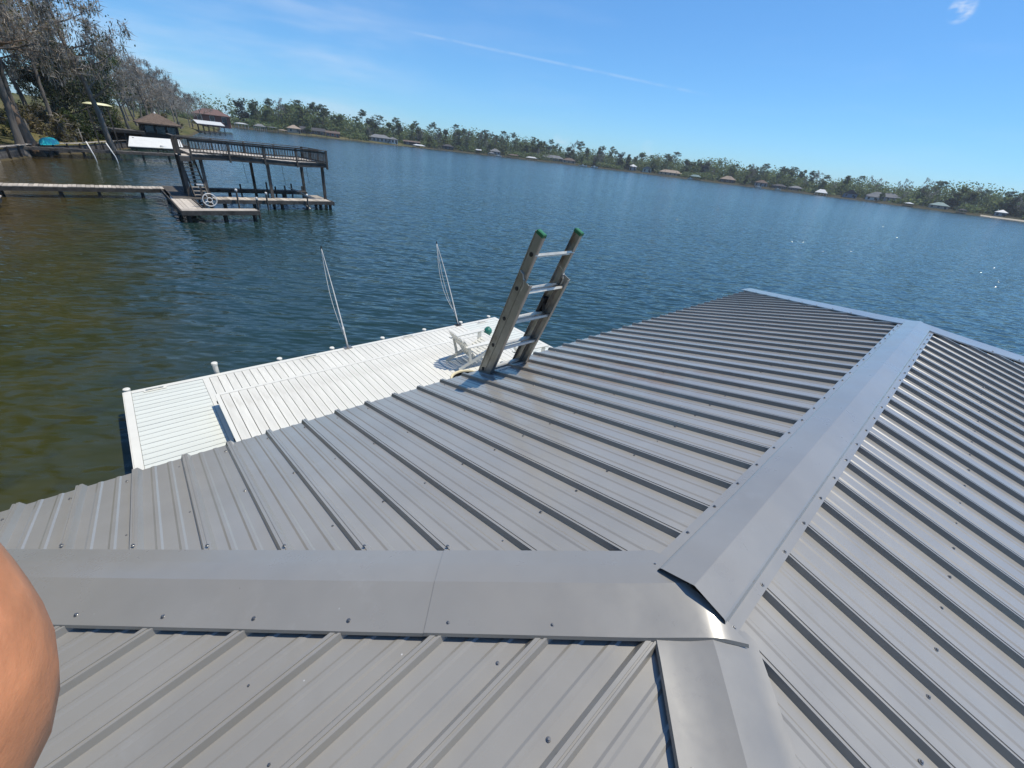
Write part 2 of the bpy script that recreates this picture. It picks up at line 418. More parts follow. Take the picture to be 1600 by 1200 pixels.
# ================================================================== FOREGROUND BOATHOUSE ROOF
T, L, WD, AZ_, S = 0.2557, 5.0, 2.504, 3.95, 0.2286      # pitch, ridge length, half width, apex height, rib module
PHI, PSI = -1.8788, 1.3786                                # rib phases
house = empty('boathouse', (2.5, 0, 0), label='boathouse under the grey ribbed metal hip roof in the foreground', cat='boathouse')
def hull(x, y, soft=0.0):
    a = (-x, abs(y), x - L)
    if soft:
        mx = max(a); return AZ_ - T*(mx + soft*math.log(sum(math.exp((q-mx)/soft) for q in a)))
    return AZ_ - T*max(a)
RIB = [(0, .0215), (.0008, .025), (.012, .025), (.027, 0), (.062, 0), (.070, .0038), (.082, .0038), (.090, 0), (.138, 0), (.146, .0038), (.158, .0038), (.166, 0), (S-.021, 0), (S-.013, .025), (S-.0065, .025), (S-.005, .0215), (S, .0215)]
def face(U, V, O, phase, u0_, u1_, vtop, vend):
    """one roof plane as sheets four ribs wide"""
    k0 = math.floor((u0_-phase)/(4*S)) - 1
    u = phase + k0*4*S
    while u < u1_:
        prof = []
        for j in range(4):
            for (du, h) in RIB:
                x = u + j*S + du
                if not prof or x - prof[-1][0] > 1e-5: prof.append((x, h))
        prof = [q for q in prof if u0_ <= q[0] <= u1_]
        if len(prof) > 2:
            mb = MB(); rows = 3
            for (x, h) in prof:
                vt = min(vtop(x), vend - .001)
                for r_ in range(rows):
                    v = vt + (vend - vt)*r_/(rows-1)
                    P = O + U*x + V*v
                    mb.v.append((P.x, P.y, AZ_ - T*v + h))
            flip = U.cross(V).z < 0
            for i in range(len(prof)-1):
                for r_ in range(rows-1):
                    a = i*rows + r_; q = (a, a+rows, a+rows+1, a+1)
                    mb.f.append(q[::-1] if flip else q)
            mb.build('roof_panel', M['roof'], house)
        u += 4*S
X_, Y_ = Vector((1, 0, 0)), Vector((0, 1, 0)); O0 = Vector((0, 0, 0)); OL = Vector((L, 0, 0))
side_top = lambda x: max(.012, -x + .012, x - L + .012)
end_top = lambda y: abs(y) + .012
face(X_, Y_, O0, PHI, -WD, L+WD, side_top, WD+.012)
face(X_, -Y_, O0, PHI + .019, -WD, L+WD, side_top, WD+.012)
face(Y_, -X_, O0, PSI, -WD, WD, end_top, WD+.012)
face(Y_, X_, OL, PSI, -WD, WD, end_top, WD+.012)
# underlayment deck, fascia, posts
def deck_under():
    mb = MB(); e = .012; d = .012
    A, B = (0, 0, AZ_-d), (L, 0, AZ_-d); z = AZ_ - T*(WD-.03) - d; w = WD-.03
    c = [(-w, -w, z), (L+w, -w, z), (L+w, w, z), (-w, w, z)]
    mb.add([A, B, *c], [(0, 1, 4, 5)[::-1], (0, 2, 3, 1)[::-1], (0, 5, 2)[::-1], (1, 3, 4)[::-1]])
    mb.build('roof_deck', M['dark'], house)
    f = .06; zt = z + .005; zb = z - .17
    for a in ((-w, L+w, w-f, w), (-w, L+w, -w, -w+f), (-w, -w+f, -w+f, w-f), (L+w-f, L+w, -w+f, w-f)):
        bbox('fascia', M['white'], house, a[0], a[1], a[2], a[3], zb, zt)
    for x in (-2.2, .4, 2.9, 5.2, 7.1):
        for y in (-2.2, 2.2): bbox('post', M['lumber'], house, x-.07, x+.07, y-.07, y+.07, -.5, zb)
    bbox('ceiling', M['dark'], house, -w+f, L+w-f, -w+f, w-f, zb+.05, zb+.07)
    for y in (-2.2, 2.2): bbox('walk_beam', M['lumber'], house, -2.4, 7.4, y-.28, y+.28, .4, .52)
deck_under()
# ridge cap: crease, wings, a small step, nailing flange
RC = [(-.150, .0255), (-.117, .0262), (-.110, .044), (-.104, .0462), (-.0015, .0525), (.0015, .0525), (.104, .0462), (.110, .044), (.117, .0262), (.150, .0255)]
def ridge_cap(x0, x1, lift):
    mb = MB(); xs = [x0 + (x1-x0)*q for q in (0, .04, .09, .15, .25, .4, .6, .8, 1)]
    for x in xs:
        for (y, h) in RC: mb.v.append((x, y, AZ_ - T*abs(y) + h + lift + (.010*max(0., 1 - (x-x0)/.42) if x0 < 0 else 0)))
    k = len(RC)
    for i in range(8):
        for j in range(k-1): mb.f.append((i*k+j, (i+1)*k+j, (i+1)*k+j+1, i*k+j+1))
    return mb.build('ridge_cap', M['cap'], house)
rc = ridge_cap(-.078, 3.02, .004)
ridge_cap(2.95, L+.02, .002)
def hip_cap(corner, sx, sy, s1, lift, hn=.165, hp=.165, crease=0., s0=None, xlim=(0., 0.), sgx=1, curl=0., tuck=0.):
    """cap along a hip from the ridge end (corner) outward; hn/hp are its two half widths; xlim trims the head"""
    mb = MB(); d = Vector((sx, sy, 0)).normalized(); n = Vector((-d.y, d.x, 0)); cr = crease
    ws = [(-hn-.004, .016), (-hn, .027), (-hn*.85, .0285), (-hn*.7, .030), (-hn*.5, .032), (-hn*.35, .034), (cr, .0395), (hp*.45, .034), (hp*.6, .032), (hp*.75, .030), (hp*.88, .0285), (hp, .027), (hp+.004, .016)]
    par = [0, .015, .03, .05, .075, .1, .13, .17, .22, .3, .4, .55, .7, .85, 1] if s0 is None else [i/10 for i in range(11)]
    for q in par:
        for (w, h) in ws:
            if s0 is None:      # start where the plan x reaches the trim line
                lim = xlim[0] if w < 0 else xlim[1]
                st = ((n.x*w - lim)/(-d.x)) if sgx > 0 else ((lim - n.x*w)/d.x)
            else: st = s0
            s = st + (s1 - st)*q
            P = corner + d*s + n*w
            k = max(0., 1 - max(0., s)/.22)
            e_ = max(0., (abs(w) - .55*(hn if w < 0 else hp))/(.45*(hn if w < 0 else hp)))
            z = hull(P.x, P.y, .0008 + .02*k) + h + lift + (.011 - tuck)*k + curl*min(e_, 1.)**1.6*(1.0 if w > 0 else .8)
            mb.v.append((P.x, P.y, z))
    k = len(ws)
    for i in range(len(par)-1):
        for j in range(k-1): mb.f.append((i*k+j, (i+1)*k+j, (i+1)*k+j+1, i*k+j+1))
    o = mb.build('hip_cap', M['cap'], house); autosmooth(o, 9); return o
SQ = math.sqrt(2)
hip_cap(O0, -1, 1, .872, .006, .125, .175, .025, xlim=(.0, -.062))
hip_cap(O0, -1, 1, WD*SQ, .003, .125, .175, .025, s0=.845)
hip_cap(O0, -1, -1, WD*SQ, .000, .175, .125, -.02, xlim=(-.10, -.02), curl=.007, tuck=.028)
hip_cap(OL, 1, 1, WD*SQ, .001, s0=.0)
hip_cap(OL, 1, -1, WD*SQ, .003, s0=.0)
# screws
def screw_mesh():
    mb = MB()
    mb.lathe((0, 0, 0), [(.0001, 0), (.0095, 0), (.0095, .0012), (.0085, .0022), (.0055, .0024)], 12)
    mb.lathe((0, 0, 0), [(.0055, .0022), (.0055, .0065), (.0042, .0082), (.0001, .0085)], 6)
    return mb.mesh('screw', M['screw'])
scr = []
kx = range(-3, 42)
rows = (2.40, 1.80, 1.20, .62)
rs_ = random.Random(11)
j_ = lambda a=.006: rs_.uniform(-a, a)
for k in kx:
    x = PHI + k*S
    for sgn in (1, -1):
        for v in rows:
            if v < max(-x, x-L, 0) + .24: continue
            if -WD+.05 < x < L+WD-.05: scr.append((x - .034 + j_(), sgn*(v + j_(.012)), AZ_ - T*v))
        if 0.02 < x < L-.02: scr.append((x + j_(.004), sgn*.135, AZ_ - T*.135 + .0302 + .010*max(0., 1 - (x+.078)/.42)))
scr.append((-.058, .134, AZ_ - T*.134 + .0395)); scr.append((-.055, -.136, AZ_ - T*.136 + .0395))
for k in range(-7, 16):
    y = PSI - k*S
    for v in rows:
        if v < abs(y) + .22 or abs(y) > WD: continue
        scr.append((-v + j_(.012), y + .05 + j_(), AZ_ - T*v)); 
        scr.append((L + v, y + .05, AZ_ - T*v))
for k in kx:         # hip caps, side faces
    x = PHI + k*S
    for sgn in (1, -1):
        if -WD < x < -.28: scr.append((x, sgn*(-x + .205), AZ_ - T*(-x + .205) + .0335))
        if L + .28 < x < L+WD: scr.append((x, sgn*(x - L + .205), AZ_ - T*(x-L+.205) + .031))
for k in range(-7, 16):   # hip caps, near end face
    y = PSI - k*S
    if .05 < abs(y) < WD-.2: scr.append((-(abs(y) + .205), y, AZ_ - T*(abs(y) + .205) + .0335))
scr.sort(key=lambda q: (Vector(q) - CAM).length - (2.0 if (Vector(q)-CAM).dot(fw) > .3 else 0))
sm = screw_mesh()
for q in scr[:290]:
    o = link('screw', sm, house, Vector(q) - Vector(house.location)); o.scale = (.72, .72, .72)
    x, y, z = q; nv = Vector((0, T if y > 0 else -T, 1))
    if -x > abs(y) + .1: nv = Vector((-T, 0, 1))
    o.rotation_euler = nv.normalized().to_track_quat('Z', 'Y').to_euler()
rest = MB()
for q in scr[290:]:
    rest.lathe(q, [(.0001, .001), (.0095, .001), (.0085, .0024), (.0055, .0026), (.0055, .0066), (.0001, .0085)], 6)
tag(rest.build('screw', M['screw'], house), kind='stuff')

# ================================================================== WHITE DOCK
DZ = 0.55; PZ = 0.80
dock = empty('white_dock', (2.5, 6, 0), label='white boarded dock on pilings below the eave, with a raised centre platform', cat='dock')
PW = 0.1412; GAP = .011
def boards_x(x0, x1, y0, y1, z, mat):
    n = round((y1-y0)/PW); w = (y1-y0)/n; mb = MB()
    mb.box(0, x1-x0, GAP/2, w-GAP/2, -.028, 0); me = mb.mesh('board', mat)
    for i in range(n): link('board', me, dock, Vector((x0, y0 + i*w, z + rs_.uniform(-.0015, .0015))) - Vector(dock.location))
def boards_y(x0, x1, y0, y1, z, mat):
    n = round((x1-x0)/PW); w = (x1-x0)/n; mb = MB()
    mb.box(GAP/2, w-GAP/2, 0, y1-y0, -.028, 0); me = mb.mesh('board', mat)
    for i in range(n): link('board', me, dock, Vector((x0 + i*w, y0, z + rs_.uniform(-.0015, .0015))) - Vector(dock.location))
boards_x(-1.79, -.715, 4.4, 9.055, DZ, M['mint_board'])
boards_x(5.60, 6.83, 2.9, 9.055, DZ, M['mint_board'])
boards_y(-.60, 5.50, 7.70, 9.055, DZ, M['white_board'])
boards_y(-.59, 5.42, 3.0, 7.78, PZ, M['white_board'])
boards_x(-9.5, -1.92, 5.35, 6.44, DZ, M['mint_board'])
for a in ((-1.9, -1.795, 4.4, 9.16, DZ-.03, DZ+.004), (-.710, -.605, 4.4, 9.055, DZ-.03, DZ+.004), (5.505, 5.595, 2.9, 9.055, DZ-.03, DZ+.004), (6.835, 6.94, 2.9, 9.16, DZ-.03, DZ+.004),
          (-1.79, 6.83, 9.06, 9.16, DZ-.03, DZ+.004), (-9.5, -1.92, 6.445, 6.53, DZ-.03, DZ+.004)):
    bbox('border_board', M['white'], dock, *a)
for a in ((-.66, -.595, 3.0, 7.85, PZ-.03, PZ+.004), (-.59, 5.42, 7.785, 7.85, PZ-.03, PZ+.004), (5.425, 5.49, 3.0, 7.85, PZ-.03, PZ+.004)):
    bbox('platform_trim', M['white'], dock, *a)
for a in ((-.645, -.615, 3.0, 7.83, DZ+.004, PZ-.032), (-.61, 5.44, 7.80, 7.83, DZ+.004, PZ-.032), (5.445, 5.475, 3.0, 7.83, DZ+.004, PZ-.032)):
    bbox('platform_skirt', M['white'], dock, *a)
for a in ((-1.915, -1.903, 4.4, 9.17, DZ-.24, DZ-.002), (-1.90, 6.94, 9.163, 9.175, DZ-.24, DZ-.002), (6.943, 6.955, 2.9, 9.17, DZ-.24, DZ-.002), (-9.5, -1.92, 6.533, 6.545, DZ-.2, DZ-.002)):
    bbox('skirt', M['white'], dock, *a)
for a in ((-1.75, -1.70, 4.4, 9.0, .27, DZ-.035), (-.75, -.65, 4.4, 9.0, .27, DZ-.035), (1.2, 1.3, 3.2, 9.0, .27, DZ-.035), (3.4, 3.5, 3.2, 9.0, .27, DZ-.035), (5.52, 5.58, 3.2, 9.0, .27, DZ-.035), (6.75, 6.8, 3.2, 9.0, .27, DZ-.035)):
    bbox('joist', M['lumber'], dock, *a)
for y in (4.6, 6.0, 7.3):         # dark hinge knuckles on the platform side
    bbox('hinge', M['black'], dock, -.672, -.647, y+.35, y+.40, PZ-.09, PZ-.05)
for i, (x, h) in enumerate(((-1.85, .03), (-.44, .22), (.75, .035), (1.91, .04), (3.21, .04), (4.45, .04), (5.69, .04), (6.75, .05))):
    mb = MB(); mb.lathe((x, 9.245, 0), [(.046, -2), (.046, DZ + h - .05), (.055, DZ + h - .045), (.056, DZ + h - .01), (.046, DZ + h), (.0005, DZ + h + .004)], 20)
    o = mb.build('piling', M['white'], dock); autosmooth(o, 40)
for x in (-1.3, 2.4, 6.4):
    for y in (5.0, 7.5):
        mb = MB(); mb.tube([(x, y, -2), (x, y, DZ-.04)], .09, 12); mb.build('piling', M['wetwood'], dock)
for (x, y) in ((-1.45, 9.05), (1.35, 9.05), (3.85, 9.05), (6.3, 9.0)):     # low flat cleats
    mb = MB(); mb.box(x-.17, x+.17, y-.06, y+.04, DZ+.005, DZ+.012); mb.box(x-.13, x+.13, y-.025, y+.015, DZ+.03, DZ+.045); mb.box(x-.05, x+.05, y-.02, y+.01, DZ+.012, DZ+.03)
    mb.build('cleat', M['white'], dock)

# --- mooring whips
def whip(base, tip, nrope, label):
    base, tip = Vector(base), Vector(tip)
    o = empty('mooring_whip', base, label=label, cat='mooring whip', group='mooring whips on the dock edge')
    pts = []; rr = []
    for i in range(13):
        t_ = i/12; p = base.lerp(tip, t_) + Vector((0, 0, .16*math.sin(math.pi*t_)*.6)) ; p.z += .03
        pts.append(p); rr.append(.015*(1-t_) + .0055)
    mb = MB(); mb.tube(pts, rr, 8); mb.build('rod', M['pvc'], o, True)
    mb = MB(); mb.box(base.x-.09, base.x+.09, base.y-.07, base.y+.07, base.z+.002, base.z+.02); mb.tube([base + Vector((0, 0, .01)), base.lerp(tip, .09) + Vector((0, 0, .035))], .024, 10)
    mb.build('base', M['black'] if nrope > 1 else M['alu'], o)
    for k in range(nrope):
        rp = []
        e = base.lerp(tip, .13 + .03*k) + Vector((-.02, 0, 0))
        for i in range(15):
            t_ = i/14; p = tip.lerp(e, t_) + Vector((-.06 - .06*k, .0, -.10 - .07*k))*math.sin(math.pi*t_)
            rp.append(p + Vector((0, 0, .03)))
        mb = MB(); mb.tube(rp, .006, 5); mb.build('line', M['rope'], o, True)
    mb = MB(); mb.tube([tip + Vector((0, 0, .0)), tip + Vector((0, 0, .07))], .016, 8); mb.build('tip', M['black'], o)
    kn = base.lerp(tip, .17) + Vector((0, 0, .06)); mb = MB(); mb.tube([kn, kn + (tip-base).normalized()*.07], .026, 8); mb.build('knot', M['rope'], o)
whip((2.248, 9.12, DZ), (2.22, 10.09, 2.70), 1, 'white mooring whip pole nearer the ladderless left end of the dock')
whip((5.515, 9.13, DZ), (5.38, 10.13, 2.66), 2, 'white mooring whip pole with slack doubled line behind the lounge chair')

# --- adirondack chair
def chair(x, y, z, label, rz=0.0):
    """faces +X; local x forward, y across"""
    o = empty('adirondack_chair', (x, y, z), rz, label, 'chair', 'white slatted chairs on the dock'); m = M['white']
    def part(name, mb): return mb.build(name, m, o, world=False)
    for s in (-1, 1):
        ys = s*.255
        mb = MB(); mb.beam((0.0, ys, .03), (1.0, ys, .36), .025, .09); part('stringer', mb)
        mb = MB(); mb.beam((.95, s*.285, 0), (.95, s*.285, .53), .03, .09, ref=(1, 0, 0)); part('front_leg', mb)
        mb = MB()
        mb.add([(.12, s*.27, .54), (.12, s*.35, .54), (.70, s*.40, .545), (1.04, s*.41, .548), (1.09, s*.36, .548), (1.09, s*.27, .548), (.70, s*.265, .545)], [tuple(range(7)) if s < 0 else tuple(reversed(range(7)))])
        vs2 = [(a, b, c+.022) for a, b, c in mb.v[:7]]; mb.add(vs2, [tuple(reversed(range(7))) if s < 0 else tuple(range(7))])
        mb.f += [((i+1) % 7, i, 7+i, 7+(i+1) % 7) if s > 0 else (i, (i+1) % 7, 7+(i+1) % 7, 7+i) for i in range(7)]
        part('armrest', mb)
        mb = MB(); mb.beam((.30, s*.27, .14), (.22, s*.30, .54), .022, .06, ref=(1, 0, 0)); part('arm_support', mb)
    for i in range(8):
        t_ = i/7; cx_ = .42 + .56*t_; cz = .20 + .19*t_
        mb = MB(); mb.beam((cx_, -.27, cz), (cx_, .27, cz), .055, .016, ref=(-.33, 0, .94)); part('seat_slat', mb)
    ang = rad(37); dx, dz = -math.sin(ang), math.cos(ang)
    for i in range(8):
        u_ = (i-3.5)/3.5; ln = .84 - .16*u_*u_; bow = .05*u_*u_
        b0 = Vector((.45 + bow, (i-3.5)*.063, .16)); b1 = b0 + Vector((dx*ln, (i-3.5)*.012, dz*ln))
        mb = MB(); mb.beam(b0, b1, .056, .014, ref=(1, 0, .6)); part('back_slat', mb)
    for q in (.16, .38, .60):
        mb = MB()
        pts = [Vector((.432 + .05*u_*u_, .25*u_*(1+.16*q), .16)) + Vector((dx*q, 0, dz*q)) for u_ in (-1, -.5, 0, .5, 1)]
        for a, b in zip(pts, pts[1:]): mb.beam(a, b, .016, .04, ref=(dx, 0, dz))
        part('back_rail', mb)
    return o
chair(3.64, 6.66, PZ, 'white slatted lounge chair in full view on the raised platform left of the ladder')
chair(4.38, 5.40, PZ, 'white slatted lounge chair half hidden behind the ladder rails', rad(-8))

# --- teal pot
mb = MB(); R_ = .118
prof = [(.0005, .0), (.05, .0)] + [(R_*math.sin(a), R_*.97 - R_*.97*math.cos(a)) for a in [rad(30 + 9*i) for i in range(14)]]
prof += [(.05, .222), (.047, .235), (.034, .235), (.032, .19), (.0005, .185)]
mb.lathe((5.86, 8.16, DZ), prof, 32)
tag(mb.build('round_jug', M['teal'], None, True), 'round teal plastic jug with a hollow top on the white dock', 'jug')

# --- open barrel just under the eave
brl = empty('barrel', (2.62, 4.72, PZ), label='open dark barrel with a cream rim peeping out below the roof edge', cat='barrel')
mb = MB(); mb.lathe((2.62, 4.72, PZ), [(.0005, 0), (.27, 0), (.30, .35), (.30, .65), (.285, .9), (.268, .9), (.28, .65), (.28, .35), (.25, .02), (.0005, .02)], 36)
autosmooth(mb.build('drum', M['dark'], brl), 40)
mb = MB(); mb.lathe((2.62, 4.72, PZ), [(.287, .86), (.303, .875), (.308, .9), (.300, .92), (.284, .925), (.270, .915), (.266, .89)], 36)
autosmooth(mb.build('rim', M['cream'], brl), 60)

# ================================================================== LADDER
lad = empty('extension_ladder', (1.27, 3.44, PZ), label='weathered aluminium extension ladder with green end caps leaning on the roof edge', cat='ladder')
LT = Vector((0, 1.945, 4.648)); LB = Vector((0, 3.44, PZ))
ld = (LT - LB).normalized(); lnrm = Vector((0, -ld.z, ld.y)).normalized()      # toward the roof
if lnrm.y > 0: lnrm = -lnrm
LEN = (LT - LB).length
def rail(x, s0, s1, off_, inward, name, wd=.070, th=.028):
    """C-channel rail: web on the outer side, flanges pointing inward"""
    mb = MB(); t_ = .004
    def bar(xa, xb, na, nb):
        o = []
        for s in (s0, s1):
            c = LB + ld*s
            for (xx, nn) in ((xa, na), (xb, na), (xb, nb), (xa, nb)): o.append(Vector((x + xx, c.y, c.z)) + lnrm*(off_ + nn))
        mb.add(o, [(0, 1, 2, 3), (7, 6, 5, 4), (0, 4, 5, 1), (1, 5, 6, 2), (2, 6, 7, 3), (3, 7, 4, 0)])
    bar(-t_/2, t_/2, -wd/2, wd/2)
    for e in (-1, 1):
        a, b = (t_/2, th) if inward > 0 else (-th, -t_/2)
        bar(a, b, e*wd/2 - t_/2, e*wd/2 + t_/2)
        bar(-t_/2 - (.003 if inward > 0 else 0), t_/2 + (.003 if inward < 0 else 0), e*wd/2 - .012, e*wd/2 - .002) if e else None
    return mb.build(name, M['alu'], lad)
XL, XR = 1.045, 1.475
rail(XL, 1.2, LEN, 0, 1, 'fly_rail'); rail(XR, 1.2, LEN, 0, -1, 'fly_rail')
rail(XL - .012, 0, LEN - .36, .076, 1, 'base_rail'); rail(XR + .012, 0, LEN - .36, .076, -1, 'base_rail')
def lpt(x, s, n_): c = LB + ld*s; return Vector((x, c.y, c.z)) + lnrm*n_
s = LEN - .165
while s > 1.25:
    mb = MB(); a, b = lpt(XL+.002, s, 0), lpt(XR-.002, s, 0)
    a += lnrm*.012; b += lnrm*.012; mb.beam(a, b, .058, .018, ref=(0, .30, .95)); mb.beam(a - Vector((0, 0, .014)), b - Vector((0, 0, .014)), .026, .012, ref=(0, .3, .95))
    rg = mb.build('rung', M['alu_bright'], lad)
    for (x, e) in ((XL, -1), (XR, 1)):
        mb = MB(); c = lpt(x, s, 0); mb.tube([c + Vector((e*.0025, 0, 0)), c + Vector((e*.007, 0, 0))], .017, 12); mb.build('rung_swage', M['black'], rg)
    s -= .305
s = LEN - .165 - .305
while s > .1:
    mb = MB(); mb.beam(lpt(XL-.01, s + .012, .073), lpt(XR+.01, s + .012, .073), .058, .018, ref=(0, .3, .95)); mb.build('rung', M['alu_bright'], lad); s -= .305
for x, e in ((XL, 1), (XR, -1)):
    mb = MB(); o = []
    for (s_, g) in ((LEN - .012, .002), (LEN + .012, .002), (LEN + .017, -.006)):
        for (xx, nn) in ((-.004 - g, -.035 - g), (.03 + g, -.035 - g), (.03 + g, .035 + g), (-.004 - g, .035 + g)): o.append(lpt(x + e*xx, s_, nn))
    fs = [(0, 1, 2, 3), (8, 9, 10, 11)] + [(r_*4+i, r_*4+(i+1) % 4, (r_+1)*4+(i+1) % 4, (r_+1)*4+i) for r_ in (0, 1) for i in range(4)]
    mb.add(o, fs); mb.build('end_cap', M['green_cap'], lad)
for x, e in ((XL, -1), (XR, 1)):        # guide brackets joining the two sections, and the lock on the right rail
    mb = MB(); s_ = LEN - .40
    for a, b in (((s_, .06), (s_ + .07, .01)), ((s_ + .07, .01), (s_ + .075, -.03)), ((s_, .06), (s_ - .05, .055))):
        mb.beam(lpt(x + e*.006, a[0], a[1]), lpt(x + e*.006, b[0], b[1]), .006, .018, ref=(1, 0, 0))
    mb.build('guide_bracket', M['alu_bright'], lad)
mb = MB(); mb.beam(lpt(XR - .03, LEN - .62, .0), lpt(XR - .03, LEN - .78, .0), .03, .05, ref=(1, 0, 0)); mb.beam(lpt(XR - .045, LEN - .66, .02), lpt(XR - .05, LEN - .72, .05), .014, .02, ref=(1, 0, 0))
mb.build('rung_lock', M['black'], lad)
for x in (XL - .012, XR + .012):
    mb = MB(); mb.box(x-.035, x+.035, LB.y - .16, LB.y - .02, PZ+.001, PZ+.03); mb.build('foot', M['black'], lad)

# ================================================================== PHOTOGRAPHER (only an elbow reaches into view)
def skin_obj(name, pts, edges, mat, parent, sub=2):
    me = bpy.data.meshes.new(name); me.from_pydata([p for p, r_ in pts], edges, []); me.update()
    o = link(name, me, parent); me.materials.append(mat)
    md = o.modifiers.new('skin', 'SKIN'); md.use_smooth_shade = True
    sv = me.skin_vertices[0].data
    for i, (p, r_) in enumerate(pts): sv[i].radius = r_ if isinstance(r_, tuple) else (r_, r_); sv[i].use_root = (i == 0)
    sb = o.modifiers.new('sub', 'SUBSURF'); sb.levels = sub; sb.render_levels = sub
    return o
hd = Vector((math.cos(YAW), math.sin(YAW), 0)); lf = Vector((-math.sin(YAW), math.cos(YAW), 0)); UP = Vector((0, 0, 1))
pb = CAM - hd*.46; pb = Vector((pb.x, pb.y, 0)); ground_z = AZ_ - T*max(-pb.x, abs(pb.y)) + .01
person = empty('person', (pb.x, pb.y, ground_z), label='bare bent elbow of the person taking the picture, at the left edge', cat='person')
def PP(f_, l_, z_): return hd*f_ + lf*l_ + UP*z_
elb = Vector((-1.253, .082, 4.843)) - Vector((pb.x, pb.y, ground_z))
hand = Vector((-1.38, .43, 4.93)) - Vector((pb.x, pb.y, ground_z))
sho = PP(-.02, .21, 1.38)
body_pts = [(PP(0, 0, .93), (.15, .12)), (PP(.0, 0, 1.12), (.14, .11)), (PP(0, 0, 1.32), (.16, .12)), (PP(0, 0, 1.45), .065), (PP(.02, 0, 1.53), .055), (PP(.04, 0, 1.62), (.085, .10)), (PP(.04, 0, 1.72), (.075, .09)),   # 0-6
  (sho, .062), (sho.lerp(elb, .55), .058), (elb, .066), (elb.lerp(hand, .35), .066), (elb.lerp(hand, .75), .036), (hand, .027),          # 7-12 left arm
  (PP(-.02, -.21, 1.38), .062), (PP(.0, -.29, 1.12), .05), (PP(.06, -.31, .95), .042), (PP(.18, -.28, .82), .027),                # 13-16 right arm
  (PP(0, .10, .86), .085), (PP(.03, .12, .48), .058), (PP(-.01, .13, .25), .055), (PP(-.02, .13, .08), .04),                       # 17-20 left leg
  (PP(0, -.10, .86), .085), (PP(.03, -.12, .48), .058), (PP(-.01, -.13, .25), .055), (PP(-.02, -.13, .08), .04)]                    # 21-24
edges = [(0, 1), (1, 2), (2, 3), (3, 4), (4, 5), (5, 6), (2, 7), (7, 8), (8, 9), (9, 10), (10, 11), (11, 12), (2, 13), (13, 14), (14, 15), (15, 16), (0, 17), (17, 18), (18, 19), (19, 20), (0, 21), (21, 22), (22, 23), (23, 24)]
skin_obj('body', body_pts, edges, M['skin'], person)
def hand_at(w, d, side, name):
    """palm with five bent fingers"""
    d = d.normalized(); s = d.cross(UP).normalized()*side; nn = s.cross(d)
    pm = w + d*.075
    skin_obj(name, [(w - d*.01, (.026, .02)), (w + d*.035, (.038, .016)), (pm, (.040, .014))], [(0, 1), (1, 2)], M['skin'], person, 1)
    for i, (ln, off_) in enumerate(((.072, -.03), (.08, -.01), (.075, .01), (.06, .029))):
        b0 = pm + s*off_; pts = [(b0, .0095), (b0 + d*ln*.45 - UP*.006, .009), (b0 + d*ln*.8 - UP*.022, .008), (b0 + d*ln*.95 - UP*.042, .007)]
        skin_obj('finger', pts, [(0, 1), (1, 2), (2, 3)], M['skin'], person, 1)
    b0 = w + d*.02 - s*.03; skin_obj('thumb', [(b0, .012), (b0 + d*.03 - s*.025, .0105), (b0 + d*.055 - s*.03 - UP*.012, .009)], [(0, 1), (1, 2)], M['skin'], person, 1)
hand_at(hand, hand - elb, 1, 'hand'); hand_at(body_pts[16][0], Vector(body_pts[16][0]) - Vector(body_pts[15][0]), -1, 'hand')
skin_obj('shirt', [(PP(0, 0, .90), (.175, .145)), (PP(0, 0, 1.12), (.165, .135)), (PP(0, 0, 1.32), (.18, .14)), (PP(0, 0, 1.43), .085), (sho, .078), (sho.lerp(elb, .35), .07), (PP(-.02, -.21, 1.38), .078), (PP(-.01, -.26, 1.22), .07)],
         [(0, 1), (1, 2), (2, 3), (2, 4), (4, 5), (2, 6), (6, 7)], M['shirt'], person)
skin_obj('shorts', [(PP(0, 0, .92), (.165, .135)), (PP(0, .105, .82), .105), (PP(.025, .12, .52), .09), (PP(0, -.105, .82), .105), (PP(.025, -.12, .52), .09)], [(0, 1), (1, 2), (0, 3), (3, 4)], M['shorts'], person)
for s in (-1, 1):
    skin_obj('shoe', [(PP(-.07, s*.13, .05), .045), (PP(.05, s*.135, .045), (.045, .035)), (PP(.15, s*.14, .03), (.042, .025))], [(0, 1), (1, 2)], M['shoe'], person, 1)
skin_obj('hair', [(PP(-.01, 0, 1.64), (.10, .09)), (PP(.0, 0, 1.74), (.09, .095)), (PP(.04, 0, 1.79), (.06, .07))], [(0, 1), (1, 2)], M['hair'], person)

# ================================================================== NEIGHBOUR'S TWO-STOREY SUN DECK
sdk = empty('sun_deck', (6.3, 36, 0), label='old two-level wooden boat dock with railed sun deck, stairs and open slip', cat='boat dock')
ow, pbm = M['oldwood'], M['paleboard']
YN, YF = 34.44, 39.1; XS = (3.55, 7.3, 10.9)
def sag(x, y):     # the old deck droops between its posts
    return 3.02 + .05*math.sin((x-3.5)*.85) - .03*(y-YN)/(YF-YN)*5*.3
for x in XS:
    for y in (YN, YF): bbeam('post', ow, sdk, (x, y, -1), (x, y, sag(x, y)-.05), .17, .17)
for (x, y, h) in ((2.55, YN, 3.9), (2.55, YF-3.2, 3.9)): bbeam('post', ow, sdk, (x, y, -1), (x, y, h-.1), .17, .17)
x = 3.2; i = 0
while x < 11.05:           # upper floor boards run across the deck
    za, zb_ = sag(x, YN-.2), sag(x, YF+.2)
    bbeam('floor_board', pbm, sdk, (x, YN-.25, za + rs_.uniform(-.012, .012)), (x, YF+.25, zb_ + rs_.uniform(-.012, .012)), .165, .035); x += .185
